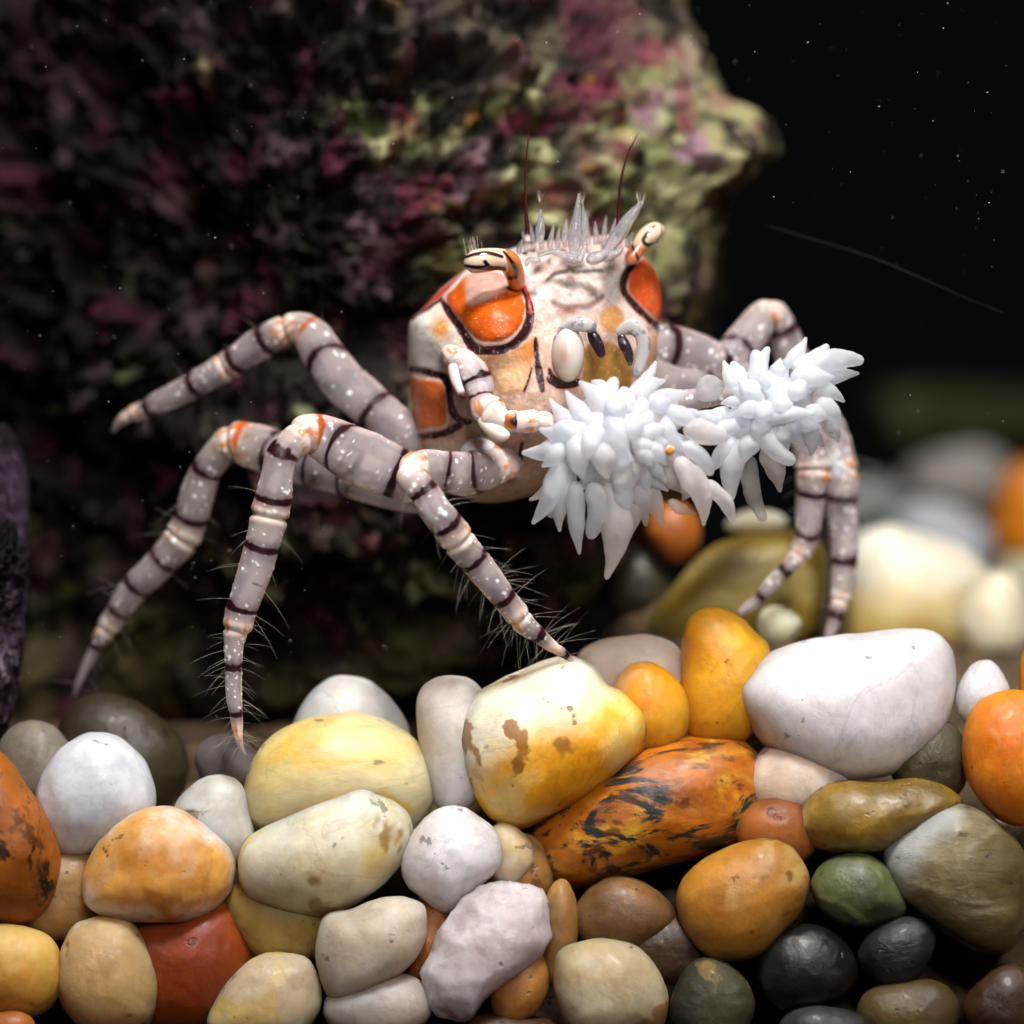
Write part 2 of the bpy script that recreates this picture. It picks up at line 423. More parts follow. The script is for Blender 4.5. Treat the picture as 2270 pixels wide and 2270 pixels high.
pebble(full([(458, 1530), (470, 1450), (510, 1390), (580, 1355), (680, 1345), (760, 1375), (810, 1430), (825, 1490), (800, 1545), (740, 1590), (600, 1600), (490, 1562)]), -4.2,
       S('honey_stone', (230, 200, 128), (226, 212, 168), (234, 186, 70), scale=150, stretch=(.6, 1, 1.5), spots=(120, 90, 40), sdens=0.72, depth=0.0028, rough=0.3), 'honey yellow translucent pebble that the slender crab foot hangs beside', 0.75, 0.03, 4)
pebble(full([(450, 1620), (470, 1580), (540, 1540), (640, 1490), (690, 1475), (740, 1500), (775, 1540), (775, 1590), (740, 1650), (680, 1700), (600, 1730), (520, 1720), (460, 1680)]), -6.8,
       S('creamy_spotted_stone', (222, 214, 194), (210, 196, 156), (222, 200, 132), scale=150, spots=(140, 104, 30), sdens=0.6, sscale=330, depth=0.0022, rough=0.36), 'cream translucent oval pebble with mustard brown pits, below the honey pebble', 0.8, 0.04, 5)
pebble(full([(70, 1490), (100, 1430), (150, 1390), (210, 1388), (260, 1420), (290, 1480), (285, 1540), (230, 1590), (160, 1615), (110, 1612), (82, 1570)]), -4.5,
       S('bluish_white_stone', (236, 238, 244), (224, 226, 232), scale=160, depth=0.0018, rough=0.32, bump=0.4, tint=(1, .9, .85)), 'bluish white blocky pebble beside the dark ochre pebble', 0.9, 0.05, 6, 0.03)
pebble(full([(155, 1690), (160, 1640), (200, 1570), (260, 1530), (330, 1527), (400, 1560), (440, 1610), (440, 1670), (400, 1720), (340, 1740), (230, 1735), (170, 1715)]), -6.8,
       S('peach_white_stone', (234, 218, 204), (228, 164, 84), (222, 150, 50), scale=170, lo=0.42, hi=0.6, spots=(140, 90, 40), sdens=0.7, depth=0.0016, bump=0.4), 'white and peach-orange pebble with a small hollow in its face', 0.8, 0.07, 7, 0.02)
pebble(full([(-70, 1580), (-50, 1450), (0, 1420), (50, 1480), (100, 1560), (117, 1640), (95, 1710), (40, 1745), (-20, 1740), (-60, 1690)]), -6.5,
       S('burnt_ochre_stone', (190, 110, 30), (140, 74, 18), scale=240, dark=(36, 22, 14), ddens=0.55, dscale=210, spots=(96, 46, 12), sdens=0.6, sss=0.4, depth=0.001, bump=0.4), 'dark ochre pebble with black streaks beside the bluish white pebble', 0.8, 0.05, 8)
pebble(full([(-70, 1830), (-30, 1752), (30, 1745), (90, 1765), (115, 1810), (110, 1880), (70, 1915), (0, 1918), (-60, 1890)]), -7.5,
       S('amber_stone', (222, 176, 100), (206, 150, 62), scale=170, depth=0.0022), 'smooth amber pebble under the black-streaked ochre pebble', 0.8, 0.03, 9)
pebble(full([(105, 1850), (118, 1780), (150, 1738), (230, 1732), (270, 1770), (305, 1840), (300, 1890), (270, 1940), (180, 1950), (125, 1910)]), -7.2,
       S('pale_peach_stone', (216, 184, 138), (208, 170, 116), scale=170, depth=0.0022, spots=(230, 215, 190)), 'pale peach egg-shaped pebble below the white and peach pebble', 0.8, 0.04, 10)
pebble(full([(225, 1760), (320, 1715), (420, 1695), (470, 1760), (476, 1825), (440, 1900), (380, 1940), (290, 1935), (230, 1870)]), -5.2,
       S('red_orange_stone', (172, 82, 30), (146, 60, 18), scale=160, spots=(80, 40, 20), sdens=0.68, sscale=330, depth=0.0014), 'deep red-orange pebble with dark specks', 0.8, 0.03, 11)
pebble(oval(full, 530, 1735, 95, 78, 20, 12), -4.2, S('olive_cream_stone', (190, 160, 96), (166, 132, 66), scale=170, depth=0.002), 'dull olive-cream pebble wedged beneath the spotted cream oval pebble', 0.8, 0.04, 12)
pebble(P2([(120, 1590), (130, 1450), (180, 1360), (300, 1330), (420, 1280), (560, 1265), (680, 1310), (700, 1420), (690, 1500), (620, 1620), (500, 1710), (300, 1800), (180, 1780)]), -7.6,
       S('oat_grey_stone', (216, 202, 186), (202, 186, 166), scale=170, depth=0.002, spots=(170, 140, 90), sdens=0.72), 'oat grey smooth pebble beside the rough rose quartz', 0.75, 0.03, 13)
pebble(P2([(690, 1600), (740, 1490), (800, 1380), (900, 1270), (1000, 1220), (1160, 1195), (1280, 1240), (1340, 1330), (1345, 1450), (1300, 1560), (1200, 1650), (1090, 1730), (1000, 1810), (920, 1910), (850, 1920), (760, 1860), (690, 1770), (680, 1680)]), -7.8,
       S('rose_quartz_stone', (228, 216, 216), (206, 190, 190), scale=200, dark=(70, 50, 36), ddens=0.76, dscale=260, depth=0.0022, rough=0.28, bump=0.7, spec=0.5, tint=(1, .8, .75)), 'rough rose-grey quartz chunk with fractured faces', 0.7, 0.04, 14, 0.09)
pebble(full([(757, 1620), (770, 1580), (800, 1545), (850, 1520), (900, 1538), (945, 1580), (952, 1625), (920, 1660), (880, 1695), (840, 1722), (790, 1690), (765, 1660)]), -6.0,
       S('frosted_quartz_stone', (236, 234, 238), (222, 214, 212), scale=170, depth=0.002, bump=0.5, rough=0.3, tint=(1, .85, .8)), 'frosted white quartz pebble between the spotted cream oval and the rose quartz', 0.85, 0.04, 15, 0.03)
pebble(oval(full, 958, 1612, 42, 56, -20, 16), -4.2, S('beige_small_stone', (222, 200, 170), (210, 180, 140), scale=200), 'small beige pebble peeking out behind the frosted quartz', 0.9, 0.03, 16)
pebble(full([(785, 1345), (800, 1292), (850, 1273), (900, 1290), (935, 1350), (930, 1450), (890, 1520), (840, 1535), (805, 1480)]), -2.8,
       S('tall_white_stone', (236, 230, 230), (230, 216, 204), scale=130, depth=0.002, tint=(1, .8, .7)), 'upright white pebble half hidden by the amber pebble', 0.8, 0.03, 17)
pebble(oval(full, 660, 1378, 104, 86, 0, 18), 1.5, S('domed_grey_stone', (206, 206, 204), (190, 188, 184), scale=150), 'pale grey domed pebble behind the honey yellow pebble', 0.8, 0.03, 18)
pebble(full([(328, 1528), (360, 1482), (410, 1462), (455, 1478), (475, 1540), (480, 1600), (440, 1640), (390, 1620), (345, 1580)]), -3.6,
       S('grey_pitted_stone', (206, 204, 198), (192, 188, 176), scale=170, dark=(110, 92, 52), ddens=0.57, dscale=230), 'small grey pebble with a brown crusty stain', 0.8, 0.06, 19)
pebble(oval(full, 432, 1446, 62, 52, 15, 20), 3.0, S('mauve_grey_stone', (128, 116, 116), (104, 94, 94), scale=170, sss=0.5), 'dim mauve-grey pebble behind the brown-stained grey pebble', 0.8, 0.04, 20)
pebble(oval(full, 66, 1445, 68, 80, 10, 21), 0.0, S('dull_grey_stone', (146, 138, 124), (124, 116, 100), scale=170, spots=(70, 62, 50), sss=0.5), 'dull grey pebble behind the bluish white pebble', 0.8, 0.04, 21)
pebble(oval(full, 225, 1440, 120, 112, 30, 22), 4.0, S('dark_olive_stone', (78, 66, 40), (56, 48, 34), scale=170, sss=0.3), 'large dark olive stone in shade behind the bluish white pebble', 0.7, 0.05, 22)
pebble(oval(full, 1195, 1272, 96, 74, 5, 23), 0.5, S('shell_pink_stone', (236, 216, 200), (228, 200, 178), scale=120, depth=0.002), 'shell pink pebble just behind the resting crab foot', 0.8, 0.03, 23)
pebble(oval(full, 1222, 1338, 72, 80, 10, 24), -2.2, S('bright_orange_stone', (244, 176, 50), (240, 150, 20), scale=150, grad=(-0.4, 1, 0.9, 2.2, (240, 206, 160)), depth=0.0018), 'bright orange round pebble tucked behind the cream topped amber pebble', 0.8, 0.03, 24)
pebble(full([(1285, 1250), (1290, 1190), (1310, 1156), (1350, 1145), (1392, 1160), (1425, 1192), (1452, 1225), (1450, 1310), (1415, 1390), (1350, 1415), (1300, 1390), (1285, 1320)]), -1.8,
       S('golden_stone', (232, 164, 40), (222, 146, 26), scale=150, spots=(130, 60, 10), sdens=0.71, sscale=300, depth=0.0018), 'golden upright pebble beside the largest milk-white pebble', 0.8, 0.03, 25)
pebble(oval(full, 1505, 1478, 100, 70, 10, 26), -3.0, S('blush_stone', (226, 200, 180), (210, 174, 148), scale=150), 'blush pebble half buried under the largest milk-white pebble', 0.8, 0.03, 26)
pebble(P3([(735, 870), (780, 770), (870, 690), (1000, 660), (1150, 665), (1350, 650), (1520, 690), (1610, 770), (1500, 860), (1330, 960), (1200, 1020), (1020, 1040), (850, 1020), (760, 950)]), -5.6,
       S('olive_brown_stone', (158, 124, 48), (110, 86, 36), (176, 150, 90), scale=190, dark=(60, 54, 44), ddens=0.62, dscale=180, sss=0.3, depth=0.001, rough=0.25, spec=0.55), 'glossy olive-brown bean-shaped pebble beneath the largest milk-white pebble', 0.8, 0.05, 27)
pebble(P3([(1200, 1060), (1240, 950), (1330, 860), (1440, 790), (1560, 770), (1680, 800), (1800, 880), (1900, 980), (1950, 1100), (1930, 1300), (1920, 1440), (1860, 1540), (1760, 1565), (1640, 1530), (1480, 1430), (1330, 1310), (1230, 1180)]), -7.0,
       S('olive_grey_stone', (124, 104, 60), (98, 86, 54), (146, 134, 104), scale=190, stretch=(.7, 1, 1.8), grad=(-1, 0.6, 2.0, 3.4, (166, 166, 160)), sss=0.35, depth=0.001, bump=0.5, spec=0.4), 'large olive-grey pebble with a pale corner, under the orange pebble', 0.75, 0.05, 28)
pebble(P3([(1610, 480), (1640, 330), (1720, 230), (1850, 190), (1980, 200), (2060, 300), (2100, 500), (2080, 720), (2000, 860), (1900, 900), (1780, 850), (1680, 740), (1620, 610)]), -6.0,
       S('tangerine_stone', (236, 146, 36), (224, 120, 14), scale=170, spots=(248, 190, 110), sdens=0.62, sscale=260, depth=0.0016), 'tangerine orange smooth pebble above the large olive-grey pebble', 0.8, 0.03, 29)
pebble(P3([(115, 1270), (170, 1150), (280, 1060), (440, 990), (590, 950), (700, 980), (780, 1080), (815, 1180), (780, 1330), (680, 1460), (560, 1570), (400, 1605), (260, 1560), (150, 1440)]), -7.0,
       S('tan_amber_stone', (190, 132, 48), (168, 112, 36), (190, 150, 88), scale=200, spots=(120, 80, 30), sdens=0.62, depth=0.0018, sss=0.7), 'tan-amber rounded pebble below the black mottled ochre pebble', 0.75, 0.03, 30)
pebble(P3([(820, 1190), (890, 1085), (1000, 1045), (1120, 1050), (1220, 1120), (1290, 1230), (1320, 1340), (1230, 1400), (1050, 1430), (930, 1385), (850, 1310)]), -6.0,
       S('moss_green_stone', (96, 102, 64), (52, 58, 38), (146, 148, 96), scale=220, sss=0.15, rough=0.3, spec=0.5), 'moss green small pebble between the olive-grey and the tan-amber pebble', 0.8, 0.04, 31)
pebble(oval(P3, 790, 1640, 240, 210, 10, 32), -6.6, S('black_stone', (30, 33, 32), (16, 18, 17), scale=200, sss=0, rough=0.3, spec=0.5), 'glossy black-green pebble below the moss green pebble', 0.8, 0.04, 32)
pebble(oval(P3, 1270, 1550, 200, 150, -25, 33), -6.2, S('slate_stone', (40, 43, 42), (22, 24, 23), scale=240, stretch=(1, 1, 2), sss=0, rough=0.35, spec=0.5), 'slate dark pebble under the large olive-grey pebble', 0.8, 0.04, 33)
pebble(oval(P3, 300, 1830, 190, 230, 0, 34), -7.2, S('dark_moss_stone', (70, 66, 44), (42, 40, 28), scale=260, spots=(130, 104, 50), sdens=0.62, sss=0, rough=0.5, bump=0.6), 'dark mossy pebble beside the rust-spotted cream pebble', 0.8, 0.05, 34)
pebble(P2([(1355, 1630), (1390, 1540), (1500, 1500), (1640, 1485), (1800, 1530), (1900, 1640), (1960, 1780), (1950, 1900), (1880, 1970), (1600, 2000), (1440, 1950), (1370, 1800)]), -8.0,
       S('rust_spotted_stone', (196, 182, 154), (172, 152, 112), scale=170, spots=(140, 82, 26), sdens=0.6, sscale=300, depth=0.0018), 'cream pebble with rust spots below the dark brown pebbles', 0.75, 0.04, 35)
pebble(oval(P2, 1720, 1370, 250, 180, 5, 36), -5.0, S('umber_stone', (128, 92, 54), (92, 64, 38), scale=170, depth=0.0016, sss=0.6), 'brown umber pebble under the black mottled ochre pebble', 0.8, 0.04, 36)
pebble(oval(P2, 1390, 1450, 90, 250, 5, 37), -5.4, S('tea_brown_stone', (170, 130, 76), (140, 100, 52), scale=170, depth=0.002), 'tea brown narrow pebble behind the rose quartz', 0.8, 0.04, 37)
pebble(oval(P2, 1180, 1740, 130, 210, 15, 38), -6.2, S('caramel_stone', (176, 116, 56), (146, 90, 38), scale=170, depth=0.002), 'caramel pebble below the rose quartz chunk', 0.8, 0.04, 38)
pebble(oval(P2, 720, 1500, 130, 260, 10, 39), -4.0, S('copper_stone', (184, 104, 40), (150, 80, 26), scale=170, depth=0.002), 'copper orange pebble glimpsed between the oat grey and rose quartz stones', 0.8, 0.04, 39)
pebble(oval(P2, 450, 1850, 250, 170, -5, 40), -6.9, S('lilac_grey_stone', (196, 182, 174), (176, 160, 150), scale=170, depth=0.002), 'lilac-grey pebble beneath the oat grey pebble', 0.75, 0.04, 40)
pebble(P1([(1080, 1960), (1140, 1780), (1240, 1650), (1360, 1570), (1500, 1560), (1620, 1600), (1680, 1750), (1650, 1900), (1500, 2050), (1250, 2080)]), -7.2,
       S('straw_grey_stone', (204, 184, 150), (190, 172, 148), (206, 176, 104), scale=170, depth=0.002), 'straw grey pebble next to the deep red-orange pebble', 0.75, 0.04, 41)
pebble(oval(P3, 640, 920, 200, 160, 20, 42), -4.2, S('rust_orange_stone', (164, 98, 40), (136, 72, 26), scale=170, depth=0.0016), 'rust orange pebble wedged behind the tan-amber pebble', 0.8, 0.04, 42)
pebble(oval(P3, 1330, 1890, 250, 180, -15, 43), -7.2, S('drab_olive_stone', (104, 84, 44), (76, 60, 34), scale=190, sss=0.2, bump=0.5), 'drab olive pebble below the slate pebble', 0.8, 0.04, 43)
pebble(oval(P3, 1830, 1840, 190, 190, 0, 44), -6.4, S('liver_brown_stone', (84, 54, 32), (58, 38, 26), scale=190, sss=0.2, bump=0.5), 'liver brown pebble under the large olive-grey pebble', 0.8, 0.04, 44)
pebble(oval(P3, 880, 1970, 210, 130, 0, 45), -7.4, S('charcoal_stone', (70, 66, 64), (48, 46, 46), scale=190, sss=0, bump=0.5), 'charcoal grey pebble under the glossy black-green pebble', 0.8, 0.04, 45)
pebble(oval(P3, 1440, 560, 180, 220, 0, 46), -2.6, S('deep_olive_stone', (78, 72, 48), (52, 48, 34), scale=200, spots=(120, 100, 60), sss=0.1, bump=0.5), 'deep olive pebble between the milk-white and tangerine pebbles', 0.8, 0.04, 46)
pebble(oval(full, 1855, 1312, 46, 58, 20, 47), -2.0, S('ice_white_stone', (238, 234, 236), (226, 220, 220), scale=170, depth=0.002, rough=0.2), 'small ice white pebble tucked above the tangerine pebble', 0.8, 0.05, 47)
pebble(oval(full, 1968, 1285, 42, 88, 0, 48), -2.0, S('marigold_stone', (230, 160, 40), (220, 140, 20), scale=170), 'marigold pebble just showing over the tangerine pebble', 0.8, 0.03, 48)
pebble(oval(P1, 40, 1960, 130, 90, 0, 49), -8.0, S('clay_orange_stone', (190, 110, 50), (160, 86, 34), scale=170), 'clay orange pebble under the smooth amber pebble', 0.8, 0.03, 49)
pebble(oval(P1, 300, 1240, 240, 240, 0, 50), -3.6, S('sandy_peach_stone', (196, 158, 116), (180, 136, 88), scale=170, depth=0.002), 'sandy peach pebble in the gap behind the white and peach pebble', 0.8, 0.03, 50)
pebble(oval(P2, 1150, 2000, 260, 120, 0, 51), -6.6, S('peat_stone', (70, 44, 26), (48, 32, 20), scale=190, sss=0.1), 'peat brown pebble beneath the caramel pebble', 0.8, 0.04, 51)
pebble(oval(P2, 1180, 1130, 160, 180, 0, 52), -3.2, S('toffee_stone', (190, 140, 84), (166, 112, 56), scale=180, depth=0.002), 'toffee pebble in the gap beside the small beige pebble', 0.8, 0.04, 52)
pebble(oval(P3, 60, 1540, 200, 170, 0, 53), -4.6, S('dark_umber_stone', (74, 50, 30), (52, 36, 24), scale=190, sss=0.1), 'dark umber pebble in the gap beside the tan-amber pebble', 0.8, 0.04, 53)
# --- stones farther back, out of focus
G2 = 'blurred pebbles behind the crab'
pebble(R4([(180, 1120), (350, 880), (500, 750), (700, 700), (870, 680), (980, 740), (1010, 900), (980, 1100), (880, 1200), (600, 1260), (300, 1240)]), 11, S('mustard_olive_stone', (186, 158, 66), (160, 134, 52), (196, 176, 110), scale=120, stretch=(.6, 1, 1.6), sss=0.5), 'big mustard-olive stone behind the crab feet', 0.7, 0.04, 60, group=G2)
pebble(R4([(1130, 740), (1280, 660), (1450, 690), (1650, 760), (1760, 870), (1740, 980), (1690, 1100), (1640, 1260), (1400, 1300), (1150, 1270), (1110, 950)]), 27, S('butter_stone', (236, 216, 168), (224, 186, 90), scale=90, grad=(0, 1, -0.5, 2.0, (246, 236, 216)), depth=0.0025), 'butter yellow large stone behind the crab feet and the milk-white pebble', 0.7, 0.04, 61, group=G2)
pebble(oval(R4, 1800, 1100, 180, 210, 0, 62), 26, S('ivory_stone', (234, 222, 196), (226, 210, 176), scale=90), 'ivory rounded stone beside the butter yellow stone', 0.8, 0.03, 62, group=G2)
pebble(oval(R4, 1640, 450, 250, 160, 5, 63), 88, S('chalk_stone', (226, 222, 214), (212, 208, 200), scale=80), 'chalk white stone far back near the green rock', 0.8, 0.03, 63, group=G2)
pebble(oval(R4, 1560, 740, 270, 170, 20, 64), 66, S('pale_blue_grey_stone', (206, 208, 214), (190, 194, 200), scale=80), 'pale blue-grey stone between the butter yellow and the chalk white stone', 0.8, 0.03, 64, group=G2)
pebble(oval(R4, 1960, 620, 190, 260, 10, 65), 60, S('pumpkin_stone', (226, 140, 24), (206, 116, 14), scale=90), 'pumpkin orange stone beside the pale blue-grey stone', 0.8, 0.03, 65, group=G2)
pebble(oval(R4, 790, 1130, 108, 92, 0, 66), 6, S('sage_white_stone', (206, 204, 176), (186, 184, 150), scale=120), 'small sage-white pebble between two crab feet', 0.8, 0.03, 66, group=G2)
pebble(oval(R4, 300, 690, 130, 140, 0, 67), 14, S('dim_orange_stone', (190, 110, 34), (160, 90, 30), scale=100), 'dim orange stone below the anemone tentacles', 0.8, 0.03, 67, group=G2)
pebble(oval(R4, 690, 650, 150, 60, 0, 68), 15, S('bone_stone', (196, 190, 170), (170, 164, 140), scale=120), 'bone white flat stone behind the mustard-olive stone', 0.8, 0.05, 68, group=G2)
pebble(oval(R4, 1930, 960, 150, 170, 0, 69), 50, S('grey_green_stone', (190, 184, 150), (166, 160, 124), scale=100, sss=0.3), 'pale grey-green stone under the pumpkin orange stone', 0.8, 0.04, 69, group=G2)
pebble(oval(R4, 140, 950, 150, 170, 20, 70), 15, S('dusky_stone', (84, 76, 52), (60, 56, 42), scale=120, sss=0.2), 'dusky green-brown stone beside the mustard-olive stone', 0.8, 0.05, 70, group=G2)
pebble(oval(R4, 1200, 560, 200, 130, 0, 71), 76, S('ash_stone', (168, 172, 168), (140, 146, 140), scale=100, sss=0.3), 'ash grey stone in shade below the green rock', 0.8, 0.04, 71, group=G2)

# ------------------------------------------------------------------ gravel bed: the slope the stones lie on, rising under the far ones
_nx, _ns = 200, 150
gx = np.linspace(-45, 75, _nx)
prof = catmull([(-34, -4), (-27, 0), (-19, 1.5), (-13, 4.5), (-11.5, 9), (-11.5, 18), (-12, 30), (-12.5, 60), (-13, 110), (-14, 150)], _ns)   # z, y
GX = np.broadcast_to(gx, (_ns, _nx)); GZ = np.broadcast_to(prof[:, :1], GX.shape).copy(); GY = np.broadcast_to(prof[:, 1:], GX.shape).copy()
wsum = np.zeros(GX.shape); zsum = np.zeros(GX.shape); wmax = np.zeros(GX.shape)
for (c0, rx0, rz0, T0) in stones:
    if c0[1] < 1.0: continue
    g = np.exp(-((GX - c0[0]) / (rx0 * 1.5)) ** 2 - ((GY - c0[1]) / (T0 * 1.8)) ** 2)
    wsum += g; zsum += g * (c0[2] - 0.7 * rz0); wmax = np.maximum(wmax, g)
GZ = GZ + np.where(wsum > 1e-6, (zsum / (wsum + 1e-9) - GZ), 0) * sstep(0.05, 0.75, wmax) * sstep(2, 7, GY)
V = np.stack([GX, GY, GZ], -1)
nb = np.abs(fbm(V * 0.22, 3, 31))
V[..., 2] += 1.0 * (0.3 - nb); V[..., 1] -= 0.8 * (0.5 - nb)
bed_mat = stone_mat('bed_grit', (110, 86, 54), (66, 50, 32), scale=260, spots=(150, 120, 76), sss=0, rough=0.7, bump=0.8)
bed = MB().grid(V).build('gravel_bed', bed_mat, flip=True); tag(bed, None, None, kind='structure')

# ------------------------------------------------------------------ crab
crab = empty('crab', at(1180, 1110, 2))
tag(crab, 'small boxer crab with orange panelled shell and banded legs, facing out above the pebbles', 'crab')

def poly_sdf(px, py, poly):
    P = np.asarray(poly, float); n = len(P); d = np.full(px.shape, 1e9); inside = np.zeros(px.shape, bool)
    for i in range(n):
        a, b = P[i], P[(i + 1) % n]
        e = b - a; w0, w1 = px - a[0], py - a[1]
        t = np.clip((w0 * e[0] + w1 * e[1]) / (e @ e + 1e-9), 0, 1)
        d = np.minimum(d, np.hypot(w0 - t * e[0], w1 - t * e[1]))
        c = ((a[1] > py) != (b[1] > py)) & (px < (b[0] - a[0]) * (py - a[1]) / (b[1] - a[1] + 1e-12) + a[0])
        inside ^= c
    return np.where(inside, -d, d)
def line_sdf(px, py, pts):
    """pts: (x, y, full width); distance to the swept line"""
    Q = catmull(pts, 12 * len(pts)); d = np.full(px.shape, 1e9)
    for a, b in zip(Q[:-1], Q[1:]):
        e = b[:2] - a[:2]; w0, w1 = px - a[0], py - a[1]
        t = np.clip((w0 * e[0] + w1 * e[1]) / (e @ e + 1e-9), 0, 1)
        d = np.minimum(d, np.hypot(w0 - t * e[0], w1 - t * e[1]) - (a[2] + (b[2] - a[2]) * t) / 2)
    return d
k1 = lambda pts: [(850 + .3623 * p[0], 250 + .3623 * p[1]) + tuple(.3623 * q for q in p[2:]) for p in pts]
k2 = lambda pts: [(850 + .2588 * p[0], 650 + .2588 * p[1]) + tuple(.2588 * q for q in p[2:]) for p in pts]
def smooth_poly(p, n=80): return catmull(p, n, True)

DARK = lin((52, 20, 26))
PANEL_MAIN = smooth_poly(k1([(505, 985), (430, 1070), (380, 1140), (470, 1280), (560, 1385), (640, 1408), (750, 1390), (840, 1315), (872, 1210), (855, 1110), (815, 1035), (700, 975), (600, 965)]))
PANEL_RIGHT = smooth_poly(k1([(1545, 930), (1610, 890), (1740, 1000), (1760, 1180), (1720, 1290), (1640, 1240), (1560, 1165), (1502, 1090), (1505, 990)]))
PANEL_LOW = smooth_poly(k2([(200, 735), (380, 735), (490, 755), (530, 810), (545, 980), (545, 1110), (500, 1150), (400, 1158), (250, 1165), (200, 1000)]))
PANEL_WHITE = k1([(100, 1290), (350, 1140), (380, 1200), (570, 1480), (520, 1560), (370, 1590), (100, 1560)])
PEACH = smooth_poly(k2([(760, 520), (1000, 480), (1200, 410), (1300, 400), (1270, 620), (1225, 800), (1120, 860), (1020, 870), (900, 680)]))
L_MAIN = k1([(352, 1140, 26), (400, 1215, 44), (480, 1330, 50), (560, 1440, 62), (660, 1455, 56), (780, 1430, 50), (862, 1350, 66), (895, 1260, 56), (892, 1180, 44), (862, 1090, 34), (835, 1020, 26)])
L_RIGHT = k1([(1535, 925, 26), (1485, 985, 44), (1470, 1085, 46), (1545, 1190, 44), (1610, 1250, 40), (1680, 1310, 40)])
L_RIM = k1([(352, 1140, 18), (290, 1180, 16), (180, 1260, 14)])
L_MID = k2([(190, 640, 46), (330, 665, 50), (430, 690, 56), (520, 720, 66), (550, 790, 56), (570, 900, 56), (590, 1010, 64), (660, 1090, 60), (740, 1100, 40)])
L_BOT = k2([(270, 1230, 44), (400, 1220, 60), (540, 1190, 62), (650, 1130, 60)])
def trunk_relief(px, py):
    r = 0.16 * sstep(4, -14, poly_sdf(px, py, PANEL_MAIN)) + 0.12 * sstep(4, -12, poly_sdf(px, py, PANEL_RIGHT)) + 0.12 * sstep(4, -10, poly_sdf(px, py, PANEL_LOW))
    r = r + 0.08 * sstep(3, -12, poly_sdf(px, py, PEACH)) + 0.1 * sstep(4, -12, poly_sdf(px, py, PANEL_WHITE))
    r = r + 0.22 * np.exp(-((px - 1260) / 110) ** 2 - ((py - 575) / 22) ** 2) - 0.04 * np.exp(-((px - 1270) / 90) ** 2 - ((py - 610) / 20) ** 2)
    r = r + 0.1 * np.exp(-((px - 1357) / 30) ** 2 - ((py - 708) / 30) ** 2) * 2
    r = r + 0.035 * fbm(np.stack([px, py, 0 * px], -1) / 30.0, 5, 77)
    for l in (L_MAIN, L_RIGHT, L_MID, L_BOT): r = r - 0.07 * sstep(3, -6, line_sdf(px, py, l))
    return r
def paint(C, px, py, d, col, soft=2.2, a=1.0): return mixc(C, np.asarray(col), a * sstep(soft, -soft, d))
